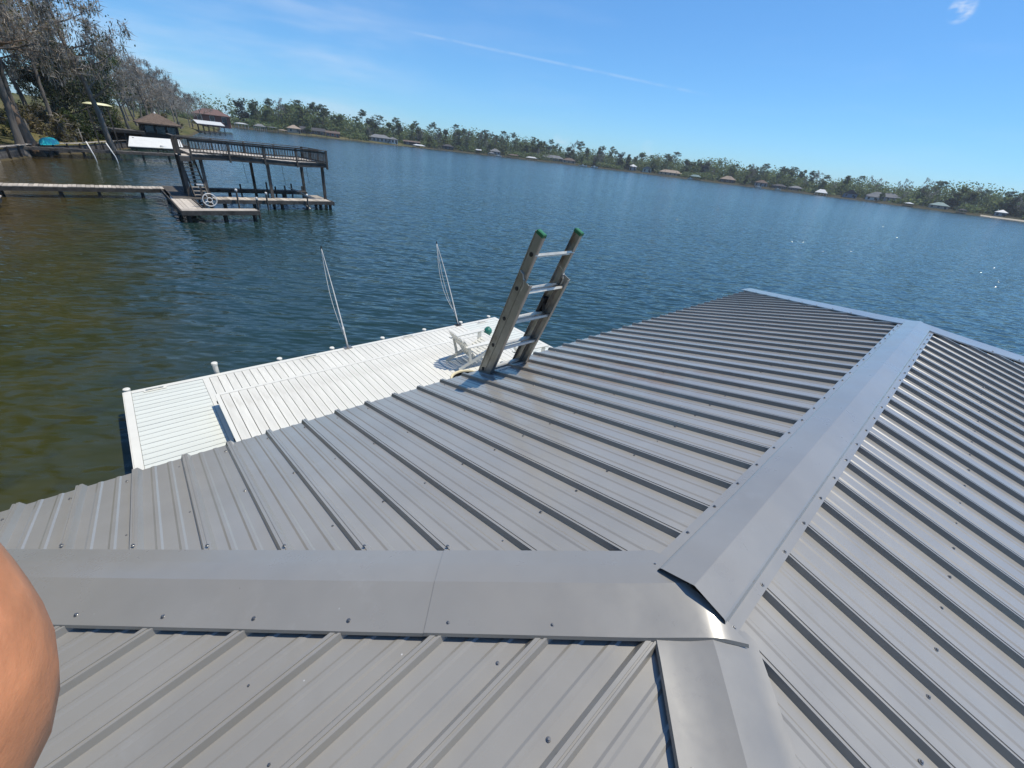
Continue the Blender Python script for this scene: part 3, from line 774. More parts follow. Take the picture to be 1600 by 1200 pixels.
for y in (YN-.29, YN+.18, (YN+YF)/2, YF-.18, YF+.29):
    pts = [3.1, 5, 7.3, 9.2, 11.12]
    mb = MB()
    for a, b in zip(pts, pts[1:]): mb.beam((a, y, sag(a, y)-.16), (b, y, sag(b, y)-.16), .06, .25)
    mb.build('joist_beam', ow, sdk)
for x in (3.08, 11.14): bbeam('end_joist', ow, sdk, (x, YN-.3, sag(x, YN)-.15), (x, YF+.3, sag(x, YF)-.15), .05, .24)
# railing
def railing(p0, p1, nposts, low=True):
    p0, p1 = Vector(p0), Vector(p1)
    bbeam('top_rail', ow, sdk, p0 + UP*.86, p1 + UP*.86, .17, .05)
    bbeam('mid_rail', ow, sdk, p0 + UP*.73, p1 + UP*.73, .04, .10)
    bbeam('bottom_rail', ow, sdk, p0 + UP*.12, p1 + UP*.12, .04, .09)
    for k in range(nposts):
        q = p0.lerp(p1, k/(nposts-1)); bbeam('rail_post', ow, sdk, q - UP*.32, q + UP*.85, .10, .10)
    n = int((p1-p0).length/.17)
    for k in range(1, n):
        q = p0.lerp(p1, k/n); bbeam('baluster', ow, sdk, q + UP*.1, q + UP*.74, .035, .035)
railing((3.1, YN-.34, 3.03), (11.15, YN-.34, 2.96), 5)
railing((3.1, YF+.34, 2.92), (11.15, YF+.34, 2.9), 5)
railing((11.19, YN-.3, 2.96), (11.19, YF+.3, 2.9), 4)
bbeam('top_rail', ow, sdk, (2.5, YN-.34, 3.92), (3.1, YN-.34, 3.89), .17, .05)
bbeam('top_rail', ow, sdk, (2.45, YN-.34, 3.92), (2.45, YF-2.2, 3.9), .17, .05)
for a in ((2.5, 3.05, YN-.3, YN+1.6, 2.86, 2.9),): bbox('landing', pbm, sdk, *a)
bbox('landing_skirt', ow, sdk, 2.5, 3.05, YN-.36, YN-.31, 2.62, 2.88)
# stairs
st0, st1 = Vector((3.12, YN-.5, .64)), Vector((2.98, YN+1.2, 2.90))
for s in (-.36, .36): bbeam('stringer', ow, sdk, st0 + X_*s, st1 + X_*s, .05, .2)
for k in range(11):
    q = st0.lerp(st1, (k+.5)/11); bbox('tread', pbm, sdk, q.x-.33, q.x+.33, q.y-.1, q.y+.1, q.z, q.z+.035)
# lower level: left platform, near finger with a return, main near finger, far finger
def planks(x0, x1, y0, y1, z, along, pitch=.19, mat=None):
    mat = mat or pbm
    if along == 'x':
        n = int((y1-y0)/pitch); mb = MB(); mb.box(0, x1-x0, .006, pitch-.006, -.04, 0); me = mb.mesh('plank', mat)
        for i in range(n): link('plank', me, sdk, Vector((x0, y0+i*pitch, z + rs_.uniform(-.01, .01))) - Vector(sdk.location))
    else:
        n = int((x1-x0)/pitch); mb = MB(); mb.box(.006, pitch-.006, 0, y1-y0, -.04, 0); me = mb.mesh('plank', mat)
        for i in range(n): link('plank', me, sdk, Vector((x0+i*pitch, y0, z + rs_.uniform(-.01, .01))) - Vector(sdk.location))
planks(1.45, 2.5, 29.7, 33.3, .62, 'y', .2)
planks(1.6, 3.6, 33.35, 39.4, .62, 'x', .2, ow)
planks(1.45, 5.05, 28.95, 29.68, .62, 'x', .18)
planks(3.7, 11.05, 33.35, 34.7, .60, 'y', .2)
planks(3.7, 10.9, 38.7, 39.5, .60, 'x', .2, ow)
planks(9.9, 11.0, 34.75, 36.6, .58, 'x', .2)
for a in ((1.4, 5.08, 28.88, 28.94, .38, .61), (1.38, 1.44, 28.9, 39.4, .38, .61), (3.7, 11.08, 33.27, 33.34, .36, .58), (3.7, 11.08, 34.72, 34.79, .36, .57), (3.7, 10.95, 38.62, 38.69, .36, .57), (2.5, 5.08, 29.69, 29.75, .38, .60), (2.52, 2.58, 29.76, 33.26, .38, .60), (11.06, 11.12, 33.27, 36.6, .3, .57), (5.09, 5.15, 28.88, 29.74, .38, .6)):
    bbox('rim_joist', ow, sdk, *a)
for (x, y) in ((1.7, 29.2), (3.4, 29.2), (4.9, 29.3), (1.7, 33), (1.7, 38), (4.2, 33.6), (5.9, 33.6), (7.6, 33.6), (9.3, 33.6), (10.9, 33.6), (10.2, 33.6), (5.5, 38.9), (9.2, 38.9), (10.8, 36.4)):
    mb = MB(); mb.tube([(x, y, -1.5), (x, y, .56)], .11, 8); mb.build('piling', M['wetwood'], sdk)
for (x, y, h) in ((5.3, 29.9, 1.15), (6.6, 33.15, 1.05), (9.2, 33.15, 1.0), (4.9, 33.15, 1.2)):     # white capped mooring stakes
    mb = MB(); mb.tube([(x, y, -1), (x, y, h)], .055, 8); st = mb.build('stake', ow, sdk); mb = MB(); mb.lathe((x, y, h), [(.075, -.06), (.08, .02), (.05, .07), (.001, .09)], 10); mb.build('stake_cap', M['pvc'], st)
for (x, h) in ((6.3, .95), (8.1, 1.15), (8.7, .85), (9.4, .95), (9.9, 1.1), (10.7, .95)):
    mb = MB(); mb.tube([(x, 39.0, -1), (x, 39.0, h)], .06, 8); mb.build('stake', ow, sdk)
for (a, b) in (((10.1, 36.6, .62), (9.5, 38.2, .9)), ((8.9, 33.7, .62), (9.3, 33.1, .1))): bbeam('loose_board', pbm, sdk, a, b, .1, .04)
for q in ((8.6, 36), (9.7, 35.6), (6.2, 36.2), (10.6, 37)):
    mb = MB(); mb.tube([(q[0], q[1], 2.8), (q[0]+.03, q[1], 1.9), (q[0]+.1, q[1], 1.35)], .012, 5); mb.build('lift_cable', M['black'], sdk)
# boat-lift hand wheel
whl = MB(); wc = Vector((2.95, 30.0, 1.02)); wr = .33
ring = [wc + X_*(wr*math.cos(a)) + UP*(wr*math.sin(a)) for a in [2*math.pi*i/28 for i in range(29)]]
whl.tube(ring, .028, 6, False)
ring = [wc + X_*(.12*math.cos(a)) + UP*(.12*math.sin(a)) for a in [2*math.pi*i/16 for i in range(17)]]
whl.tube(ring, .025, 6, False)
for a in range(4): dv = X_*math.cos(a*math.pi/2+.5) + UP*math.sin(a*math.pi/2+.5); whl.tube([wc + dv*.12, wc + dv*wr], .022, 6)
wo = whl.build('lift_wheel', M['pvc'], sdk, True)
for dx_ in (-.28, .1): bbeam('wheel_stand', ow, sdk, (wc.x + dx_, wc.y+.25, .6), (wc.x + dx_ + .02, wc.y+.25, 1.75 if dx_ < 0 else 1.4), .1, .1)
bbeam('wheel_stand_cap', M['pvc'], sdk, (wc.x-.42, wc.y+.25, 1.77), (wc.x-.1, wc.y+.25, 1.77), .12, .05)

# --- walkway to the sun deck
wk = empty('walkway', (-4, 37.6, 0), label='narrow grey plank walkway leading from the left bank to the sun deck', cat='walkway')
mb = MB(); mb.box(.008, .19, 0, 1.15, -.04, 0); me = mb.mesh('plank', pbm); me2 = mb.mesh('plank', M['paleboard'])
x = -10.2
while x < 1.55:
    y = 37.05 + (x+10)*.06; link('plank', me, wk, Vector((x, y, .62 + rs_.uniform(-.012, .012))) - Vector(wk.location)); x += .2
for dy in (.02, 1.13): bbeam('stringer', ow, wk, (-10.2, 37.05+dy, .47), (1.6, 37.75+dy, .47), .06, .22)
for x in (-8.5, -5.8, -3.4, -1.7, .4):
    for dy in (.12, 1.03): bbeam('post', M['wetwood'], wk, (x, 37.05+(x+10)*.06+dy, -1), (x, 37.05+(x+10)*.06+dy, .56), .14, .14)
swp = empty('low_platform', (-6.6, 34, 0), label='low wooden platform just above the water at the left edge', cat='platform')
mb = MB(); mb.box(0, 3.2, .006, .17, -.045, 0); me = mb.mesh('plank', pbm)
for i in range(7): link('plank', me, swp, Vector((-8.6, 33.2 + .178*i, .5)) - Vector(swp.location))
bbox('beam', M['wetwood'], swp, -8.6, -5.45, 33.2, 34.4, .22, .45)
for x in (-8.2, -5.7): bbox('post', M['wetwood'], swp, x-.08, x+.08, 33.5, 33.7, -1, .22)

# ================================================================== TREES
def rnd_unit(r):
    while True:
        v = Vector((r.uniform(-1, 1), r.uniform(-1, 1), r.uniform(-1, 1)))
        if .05 < v.length < 1: return v.normalized()
def leaf_quad(mb, p, size, r, flat=.0):
    n = rnd_unit(r); n.z = abs(n.z) + flat; n.normalize()
    a = n.cross(rnd_unit(r)).normalized(); b = n.cross(a)
    a *= size*r.uniform(.7, 1.2); b *= size*r.uniform(.35, .7)
    mb.add((p - a, p - b*.9, p + a, p + b), ((0, 1, 2, 3),))
def strand(mb, p, ln, wd, r):
    a = r.uniform(0, math.pi); s_ = Vector((math.cos(a), math.sin(a), 0))*wd*.5
    m_ = p - UP*ln*.55 + Vector((r.uniform(-.1, .1), r.uniform(-.1, .1), 0))*ln
    e = p - UP*ln + Vector((r.uniform(-.15, .15), r.uniform(-.15, .15), 0))*ln
    mb.add((p - s_*.5, p + s_*.5, m_ + s_, m_ - s_, e + s_*.15, e - s_*.15), ((0, 1, 2, 3), (3, 2, 4, 5)))
def limb(wood, r, p, d, ln, rad0, depth, att, up_pull=.1, wob=.25, kids=(3, 5), sides=5):
    n = max(3, int(ln/1.1)); pts = [p]; rr = [rad0]; q = p.copy(); dd = d.normalized()
    for i in range(n):
        dd = (dd + rnd_unit(r)*wob + UP*up_pull*.35).normalized(); q = q + dd*(ln/n)
        pts.append(q.copy()); rr.append(max(.012, rad0*(1 - .8*(i+1)/n)))
    wood.tube(pts, rr, sides, False)
    for i, x in enumerate(pts[1:], 1): att.append((x, i/n, depth, dd.copy()))
    if depth > 0:
        for k in range(r.randint(*kids)):
            i = r.randint(max(1, n//4), n); b = pts[i]
            nd = (dd*.55 + rnd_unit(r)*.9 + UP*up_pull).normalized()
            limb(wood, r, b, nd, ln*r.uniform(.4, .65), rr[i]*.7, depth-1, att, up_pull, wob*1.15, kids, 4)
def twig(mb, p, ln, wd, r):
    d_ = rnd_unit(r); d_.z *= .6; a = d_.cross(rnd_unit(r)).normalized()*wd*.5; e = p + d_*ln; m_ = p.lerp(e, .5) + rnd_unit(r)*ln*.12
    mb.add((p - a, p + a, m_ + a*.8, m_ - a*.8, e + a*.2, e - a*.2), ((0, 1, 2, 3), (3, 2, 4, 5)))
def make_tree(seed, h, tr, n_limbs, start=.4, limb_len=.35, depth=2, up_pull=.15, flare=1.8, lean=0., moss=0, leaves=0, leaf_size=.2, leaf_spread=.7, moss_len=(.4, 1.5), limb_up=.35, kids=(3, 5), leaf_from=0., crook=.08, moss_w=.11):
    """returns (wood, leaf, moss) builders, base at the origin"""
    r = random.Random(seed); wood, lf_, ms = MB(), MB(), MB()
    n = 11; pts = []; rr = []; q = Vector((0, 0, -.6)); d = Vector((lean, lean*.3, 1)).normalized()
    for i in range(n+1):
        t_ = i/n; pts.append(q.copy()); rr.append(max(.03, tr*((1 - .85*t_) + (flare-1)*max(0, 1 - t_*6)**2)))
        d = (d + rnd_unit(r)*crook).normalized(); d.z = abs(d.z); q = q + d*((h+.6)/n)
    wood.tube(pts, rr, 9, False)
    att = []
    for k in range(n_limbs):
        t_ = start + (1-start)*(k + r.random()*.6)/n_limbs; i = min(n-1, int(t_*n)); b = pts[i].lerp(pts[i+1], t_*n - i)
        a = r.uniform(0, 2*math.pi); el = limb_up + r.uniform(-.2, .25)
        dv = Vector((math.cos(a), math.sin(a), el)); ln = h*limb_len*(1.15 - .75*(t_-start)/(1-start+.01))*r.uniform(.7, 1.15)
        limb(wood, r, b, dv, ln, max(.03, rr[i]*.5), depth, att, up_pull, .22, kids)
    att = [a for a in att if a[2] <= 1 or depth == 0] or att
    for k in range(int(moss*.4)):
        x, f, dp, dd = r.choice(att); twig(ms, x + rnd_unit(r)*.25*r.random(), r.uniform(.35, 1.0), moss_w*.6, r)
    for k in range(int(moss*.34)):
        x, f, dp, dd = r.choice(att); strand(ms, x + rnd_unit(r)*.3, r.uniform(*moss_len)*(1.2 if dp == 0 else .9), moss_w*r.uniform(.5, 1.5), r)
    cl = [a for a in att if a[1] >= leaf_from]
    for k in range(leaves):
        x, f, dp, dd = r.choice(cl); leaf_quad(lf_, x + rnd_unit(r)*leaf_spread*r.random()**.5, leaf_size*r.uniform(.6, 1.3), r)
    return wood, lf_, ms
TREES = {}
def tree_kind(key, bark, leafm, mossm, **k):
    w, l, m = make_tree(**k)
    TREES[key] = (w.mesh('trunk', bark, True), l.mesh('crown', leafm) if l.f else None, m.mesh('hanging_moss', mossm) if m.f else None)
def plant(key, name, loc, rz, sc, label, cat='tree', group=None, tilt=(0, 0)):
    o = empty(name, loc, rz, label, cat, group); o.scale = (sc[0], sc[0], sc[1]) if isinstance(sc, tuple) else (sc, sc, sc)
    o.rotation_euler = (tilt[0], tilt[1], rz)
    w, l, m = TREES[key]
    link('trunk', w, o)
    if l: link('crown', l, o)
    if m: link('hanging_moss', m, o)
    return o
# --- near left bank kinds
tree_kind('cy_a', M['bark'], M['leaf_olive'], M['moss'], seed=1, h=19, tr=.34, n_limbs=16, start=.36, limb_len=.27, depth=2, moss=7600, leaves=2200, leaf_size=.13, leaf_spread=.7, flare=2.3, limb_up=.3, moss_len=(.2, .75), moss_w=.085, kids=(3, 6))
tree_kind('cy_b', M['bark2'], M['leaf_olive'], M['moss'], seed=2, h=18, tr=.27, n_limbs=15, start=.4, limb_len=.25, depth=2, moss=7000, leaves=1400, leaf_size=.12, leaf_spread=.6, flare=2.2, lean=-.06, limb_up=.3, moss_len=(.2, .7), moss_w=.08, kids=(3, 6))
tree_kind('cy_c', M['bark2'], M['leaf_green'], M['moss'], seed=3, h=16, tr=.30, n_limbs=14, start=.35, limb_len=.27, depth=2, moss=4800, leaves=1300, leaf_size=.12, flare=1.9, crook=.12, moss_len=(.15, .6), moss_w=.08, kids=(3, 6))
tree_kind('bare', M['bark2'], M['leaf_olive'], M['moss'], seed=4, h=13, tr=.26, n_limbs=13, start=.4, limb_len=.30, depth=2, moss=2200, leaves=300, leaf_size=.13, flare=1.8, crook=.13, limb_up=.35, moss_len=(.25, .9), moss_w=.09)
tree_kind('bare2', M['bark2'], M['leaf_olive'], M['moss'], seed=14, h=13, tr=.22, n_limbs=11, start=.45, limb_len=.33, depth=2, moss=1700, leaves=200, leaf_size=.13, flare=1.6, crook=.16, limb_up=.4, moss_len=(.25, .8), moss_w=.08)
tree_kind('oak', M['bark2'], M['leaf_dark'], M['moss'], seed=5, h=12, tr=.34, n_limbs=13, start=.22, limb_len=.42, depth=2, moss=1800, leaves=9000, leaf_size=.2, leaf_spread=.85, flare=1.5, limb_up=.4, moss_len=(.3, .9), moss_w=.07)
tree_kind('green', M['bark2'], M['leaf_green'], M['moss'], seed=6, h=13, tr=.28, n_limbs=14, start=.25, limb_len=.33, depth=2, moss=500, leaves=9500, leaf_size=.2, leaf_spread=.8, flare=1.4, limb_up=.45)
tree_kind('shrub', M['bark2'], M['leaf_green'], M['moss'], seed=7, h=2.2, tr=.06, n_limbs=9, start=.05, limb_len=.55, depth=1, moss=0, leaves=1500, leaf_size=.13, leaf_spread=.38, flare=1.2, limb_up=.7)
tree_kind('shrub_o', M['bark2'], M['leaf_olive'], M['moss'], seed=8, h=2.4, tr=.06, n_limbs=9, start=.05, limb_len=.6, depth=1, moss=300, leaves=1300, leaf_size=.13, leaf_spread=.42, flare=1.2, limb_up=.6)

def bank(i, t_, inland):
    """point on the near bank: segment index, fraction along it, metres inland"""
    a, b = RING[i], RING[i+1]; p = a[0].lerp(b[0], t_); n_ = a[1].lerp(b[1], t_).normalized(); q = p + n_*inland
    z = 0.12 if inland <= 0 else (.12 + .54*min(inland, .8) + .18*max(0, min(inland, 3)-.8) + .155*max(0, min(inland, 9)-3) + .12*max(0, min(inland, 18)-9) + .045*max(0, inland-18))
    return Vector((q.x, q.y, z*.9 - .15))
# trees standing at the water, one by one
GL = 'cypress trees at the edge of the near bank'
plant('cy_a', 'cypress_tree', (-5.75, 66.0, .1), .4, 1.12, 'thick brown cypress trunk with flared base beside the cyan canoe', group=GL)
plant('cy_b', 'cypress_tree', (-6.5, 64.0, .05), 2.2, 1.05, 'slimmer cypress leaning beside the thick brown one', group=GL, tilt=(0, -.03))
plant('cy_b', 'cypress_tree', (-7.9, 57.0, .05), 4.0, 1.15, 'cypress with flared foot at the left edge of the picture', group=GL)
plant('cy_c', 'cypress_tree', (.35, 66.5, -.2), 1.1, (1.0, 1.06), 'crooked mossy cypress standing in the water before the brown roofed hut', group=GL, tilt=(.02, -.05))
rb = random.Random(21)
GB = 'mossy trees on the near bank'
back = [('cy_a', 5, .3, 7, 1.05), ('cy_c', 5, .8, 4, 1.15), ('cy_a', 6, .4, 9, 1.0), ('green', 6, .2, 15, 1.1), ('cy_b', 6, .9, 5, .95), ('cy_a', 4, .5, 6, 1.1), ('oak', 4, .8, 13, 1.2), ('green', 4, .95, 20, 1.3),
        ('cy_c', 7, .15, 8, 1.0), ('green', 7, .5, 14, .95), ('oak', 7, .3, 5, .8), ('cy_c', 7, .8, 7, .92), ('oak', 8, .15, 9, .85), ('green', 8, .4, 7, .82), ('cy_c', 8, .7, 5, .72), ('oak', 8, .75, 14, .8), ('green', 8, .9, 9, .78)]
names = {'cy_a': ('cypress_tree', 'tall moss-hung cypress in the thicket on the left bank'), 'cy_b': ('cypress_tree', 'dark moss-hung cypress in the thicket on the left bank'), 'cy_c': ('cypress_tree', 'crooked mossy tree in the thicket on the left bank'),
         'oak': ('evergreen_oak', 'dark spreading evergreen in the thicket on the left bank'), 'green': ('leafy_tree', 'green leafy tree in the thicket on the left bank')}
MARKS = [((-8, 60), 'at the left edge'), ((-4.6, 67), 'behind the cyan canoe'), ((.1, 72.5), 'around the yellow kayak'), ((0, 88), 'behind the dark raised deck'), ((6.8, 92), 'behind the brown roofed hut'), ((14, 125), 'just beyond the brown roofed hut'), ((20, 160), 'between the hut and the white shelter'), ((29, 200), 'by the white boat shelter')]
def near_mark(p): return min(MARKS, key=lambda m_: (Vector(m_[0]) - Vector(p[:2])).length)[1]
for (k, i, t_, inl, sc) in back:
    nm, lb = names[k]; P = bank(i, t_, inl); lb = lb.replace('in the thicket on the left bank', near_mark(P)); plant(k, nm, P, rb.uniform(0, 6.28), sc*rb.uniform(.94, 1.06), lb, group='bank trees: ' + lb)
thin = [('bare', 9, .05, 4, .92), ('bare2', 9, .22, 3, .98), ('bare', 9, .35, 7, .95), ('bare2', 9, .55, 4, .9), ('bare', 9, .75, 5, .85), ('cy_c', 9, .9, 9, .7), ('bare', 10, .05, 3, .86), ('bare2', 10, .2, 6, .9), ('cy_c', 10, .4, 6, .72), ('bare', 10, .5, 3, .8), ('bare2', 10, .7, 4, .85), ('bare', 10, .9, 5, .8), ('green', 10, .6, 14, .65), ('bare2', 11, .2, 3, .8), ('bare', 11, .5, 4, .78), ('bare2', 11, .8, 3, .85), ('oak', 11, .4, 14, .6), ('bare2', 9, .65, 10, .9), ('bare', 8, .95, 3, .95)]
for (k, i, t_, inl, sc) in thin:
    P = bank(i, t_, inl); lb = {'bare': 'thin nearly bare cypress ', 'bare2': 'twisted bare cypress ', 'cy_c': 'low mossy tree ', 'green': 'green leafy low tree ', 'oak': 'dark low evergreen '}[k] + near_mark(P)
    plant(k, 'bare_cypress' if 'bare' in k else 'low_tree', P, rb.uniform(0, 6.28), sc*rb.uniform(.93, 1.07), lb, group='bank trees: ' + lb)
for j, (k, x, y, sc) in enumerate((('oak', -16, -22, 1.3), ('green', -19, -12, 1.35), ('cy_a', -14.5, -5, .95), ('oak', -20, 1, 1.4), ('green', -16, 8, 1.25), ('cy_b', -14, 15, 1.0), ('oak', -18, 21, 1.35), ('green', -15, 28, 1.2), ('cy_a', -13.5, 35, 1.0), ('oak', -17, 42, 1.25), ('cy_b', -13, 48, 1.0), ('green', -22, -30, 1.4), ('oak', -26, 12, 1.5), ('green', -25, -6, 1.5))):  # unseen trees, added to block low sky light and darken the roof ribs
    plant(k, names[k][0], (x, y, 1.3), rb.uniform(0, 6.28), sc, '%s unseen tree added on the home shore behind the viewer, blocking low sky' % ('first second third fourth fifth sixth seventh eighth ninth tenth eleventh twelfth thirteenth fourteenth'.split()[j]), group='unseen trees added on the home shore')
for k in range(46):
    i = rb.choice((4, 5, 5, 6, 6, 7, 7, 8, 8, 9, 10)); kk = rb.choice(('shrub', 'shrub_o'))
    P = bank(i, rb.random(), rb.uniform(2.5, 11)); lb = ('green leafy shrub ' if kk == 'shrub' else 'olive brown shrub ') + near_mark(P)
    plant(kk, 'shrub', P, rb.uniform(0, 6.28), rb.uniform(.6, 1.35), lb, 'shrub', 'bank shrubs: ' + lb)

# ================================================================== LEFT BANK STRUCTURES
def obj_empty(name, loc, label, cat, rz=0., group=None): return empty(name, loc, rz, label, cat, group)
# long low dock along the bank
ld2 = obj_empty('bank_dock', (0, 64, 0), 'long low dark dock running along the bank behind the sun deck', 'dock')
mb = MB(); mb.box(.01, .48, 0, 1.3, -.06, 0); me = mb.mesh('plank', ow)
x = -7.6
while x < 8.0:
    link('plank', me, ld2, Vector((x, 63.2 + (x+7.6)*.33, .86 + rs_.uniform(-.02, .02))) - Vector(ld2.location), .315); x += .5
bbeam('stringer', ow, ld2, (-7.6, 63.2, .72), (8.0, 68.35, .72), .07, .2)
bbeam('stringer', ow, ld2, (-8.0, 64.3, .72), (7.6, 69.45, .72), .07, .2)
for x in (-7, -4.6, -2.2, .2, 2.6, 5.0, 7.4): bbeam('post', M['wetwood'], ld2, (x, 63.4+(x+7.6)*.33, -1), (x, 63.4+(x+7.6)*.33, .65), .2, .2)
for (x, y, tx) in ((-1.45, 62.6, -.25), (.15, 62.9, -.4)):
    pp = obj_empty('white_pole', (x, y, 0), 'leaning white pipe pole by the long low dock, %s of the two' % ('left' if x < -1 else 'right'), 'pole', group='white poles by the bank dock')
    mb = MB(); mb.tube([(x+.12, y, -1), (x, y, .5), (x+tx, y, 1.75)], .05, 8); mb.build('pipe', M['pvc'], pp, True)
# seawall panels
sw = obj_empty('seawall', (-3, 71, 0), 'weathered dark timber seawall holding up the bank behind the long dock', 'seawall')
for i in range(4, 9):
    a, b = RING[i][0], RING[i+1][0]; n_ = int((b-a).length/2.4) + 1
    for k in range(n_):
        p, q = a.lerp(b, k/n_), a.lerp(b, (k+1)/n_ - .006)
        for lv in range(3): bbeam('timber', ow, sw, (p.x, p.y, .06 + .30*lv), (q.x, q.y, .06 + .30*lv), .09, .285)
        bbeam('post', M['wetwood'], sw, (p.x+.1, p.y-.1, -.8), (p.x+.1, p.y-.1, 1.02), .16, .16)
    bbeam('cap_board', pbm if i < 7 else ow, sw, (a.x, a.y, 1.0), (b.x, b.y, 1.0), .35, .06)
# dark bulkhead deck beside the hut
bk = obj_empty('dark_deck', (0, 84, 0), 'dark raised timber deck reaching from the bank to the brown roofed hut', 'deck')
for k in range(9):
    bbox('board', ow, bk, -2.5 + k*.8, -1.72 + k*.8, 86, 90, 2.22 + rs_.uniform(-.02, .02), 2.3)
bbox('beam', M['wetwood'], bk, -2.5, 4.7, 86.0, 86.2, 1.9, 2.2); bbox('back_wall', M['dark'], bk, -2.5, 4.7, 89.7, 89.9, -.5, 2.18)
for x in (-2.2, .2, 2.4, 4.4): bbeam('post', M['wetwood'], bk, (x, 86.3, -1), (x, 86.3, 1.9), .22, .22)
# cyan canoe, yellow kayak
def hull_boat(name, c, ln, wd, ht, yaw, mat, label, cat, tilt=0.):
    mb = MB(); n, m_ = 14, 8
    for i in range(n+1):
        t_ = -1 + 2*i/n; w = wd/2*(1 - abs(t_)**2.4)**.7 + .004; hh = ht*(1 - .25*t_*t_)
        for j in range(m_+1):
            a = math.pi*j/m_; mb.v.append((t_*ln/2, -math.cos(a)*w, math.sin(a)**.8*hh*max(.12, (1 - abs(t_)**5))))
    for i in range(n):
        for j in range(m_): k = i*(m_+1)+j; mb.f.append((k, k+m_+1, k+m_+2, k+1))
    mb.f.append(tuple(i*(m_+1) for i in range(n+1)) + tuple(i*(m_+1)+m_ for i in reversed(range(n+1))))
    o = empty(name, c, yaw, label, cat); o.rotation_euler = (0, tilt, yaw)
    h_ = mb.build('hull', mat, o, True, False); return o
M['cyan'] = pbr('cyan_gelcoat', (.02, .48, .50), .35, .08); M['yellow'] = pbr('pale_yellow_gelcoat', (.62, .60, .36), .4, .08)
hull_boat('canoe', (-4.55, 67.2, 1.0), 4.2, .95, .62, rad(75), M['cyan'], 'overturned cyan canoe on the bank beside the thick cypress trunk', 'canoe')
ky = hull_boat('kayak', (.25, 72.5, 4.95), 2.6, .5, .22, rad(12), M['yellow'], 'pale yellow kayak upside down on a rack among the trees', 'kayak')
kr = obj_empty('kayak_rack', (.1, 72.5, 1.2), 'dark timber rack under the pale yellow kayak', 'rack')
for dx_ in (-.8, .9):
    bbeam('upright', ow, kr, (.1+dx_, 72.8, .4), (.1+dx_, 72.8, 4.9), .12, .12); bbeam('upright', ow, kr, (.1+dx_, 72.2, .4), (.1+dx_, 72.2, 4.9), .12, .12); bbeam('arm', ow, kr, (.1+dx_, 71.95, 4.88), (.1+dx_, 73.05, 4.88), .1, .1)
# white low metal boat cover roof
M['white_metal'] = pbr('white_roof_metal', (.60, .60, .58), .45, .05, 2)
wr_ = obj_empty('boat_cover', (4.7, 76.5, 0), 'low white metal roof over a boat slip in front of the brown roofed hut', 'boat shelter')
mb = MB(); mb.add([(1.9, 74.6, .95), (7.7, 76.6, .95), (7.7, 78.6, 1.95), (2.4, 77.0, 1.95), (1.9, 74.6, .89), (7.7, 76.6, .89), (7.7, 78.6, 1.89), (2.4, 77.0, 1.89)], [(0, 1, 2, 3), (7, 6, 5, 4), (0, 4, 5, 1), (1, 5, 6, 2), (2, 6, 7, 3), (3, 7, 4, 0)])
mb.build('roof', M['white_metal'], wr_)
for (x, y, h) in ((2.2, 74.9, .9), (4.8, 75.8, .9), (7.4, 76.7, .9), (2.7, 76.8, 1.85), (7.4, 78.3, 1.85)): bbeam('post', M['wetwood'], wr_, (x, y, -1), (x, y, h), .16, .16)
bbeam('beam', M['wetwood'], wr_, (2.0, 74.85, .8), (7.6, 76.75, .8), .12, .16)
mb = MB(); mb.lathe((5.4, 75.4, 1.05), [(.001, .25), (.28, .2), (.34, .05), (.36, 0)], 14); mb.build('pulley_cover', M['pvc'], wr_)
# brown roofed hut over the water
M['brown_roof'] = pbr('brown_shingle', (.135, .098, .075), .9, .3, 5, 5, bump=.03, bscale=9, dark=(.085, .06, .048))
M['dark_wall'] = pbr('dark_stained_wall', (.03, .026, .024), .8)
def glassmat():
    m, nt, b = newmat('window_glass'); b.inputs['Base Color'].default_value = (.03, .045, .05, 1); b.inputs['Roughness'].default_value = .06; b.inputs['Specular IOR Level'].default_value = .8; return m
M['glass'] = glassmat()
def hip_roof(mb, x0, x1, y0, y1, z0, z1, th=.14, rdg=None):
    w = min(x1-x0, y1-y0)/2 if rdg is None else rdg
    if (x1-x0) >= (y1-y0): A, B = (x0+w, (y0+y1)/2, z1), (x1-w, (y0+y1)/2, z1)
    else: A, B = ((x0+x1)/2, y0+w, z1), ((x0+x1)/2, y1-w, z1)
    c = [(x0, y0, z0), (x1, y0, z0), (x1, y1, z0), (x0, y1, z0)]
    v = c + [A, B] + [(a, b, z-th) for a, b, z in c]
    if (x1-x0) >= (y1-y0): f = [(0, 1, 5, 4), (1, 2, 5), (2, 3, 4, 5), (3, 0, 4)]
    else: f = [(0, 1, 4), (1, 2, 5, 4), (2, 3, 5), (3, 0, 4, 5)]
    f += [(0, 6, 7, 1), (1, 7, 8, 2), (2, 8, 9, 3), (3, 9, 6, 0), (9, 8, 7, 6)]
    mb.add(v, f)
hut = obj_empty('boat_hut', (6.8, 90, 0), 'dark boat hut with brown hipped roof and a row of windows', 'boat hut')
mb = MB(); hip_roof(mb, 4.05, 9.35, 87.2, 92.2, 3.4, 4.72, .16, 2.45); mb.build('roof', M['brown_roof'], hut)
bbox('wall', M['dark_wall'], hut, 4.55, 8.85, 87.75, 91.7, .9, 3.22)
for k in range(3):
    x0 = 4.95 + k*1.28; wdw = bbox('window', M['dark_wall'], hut, x0-.06, x0+1.02, 87.68, 87.74, 2.05, 3.12)
    bbox('pane', M['glass'], wdw, x0, x0+.96, 87.655, 87.675, 2.12, 3.05)
for k in range(2):
    y0 = 88.2 + k*1.7; wdw = bbox('window', M['dark_wall'], hut, 8.855, 8.91, y0, y0+1.2, 2.05, 3.12); bbox('pane', M['glass'], wdw, 8.915, 8.935, y0+.06, y0+1.14, 2.12, 3.05)
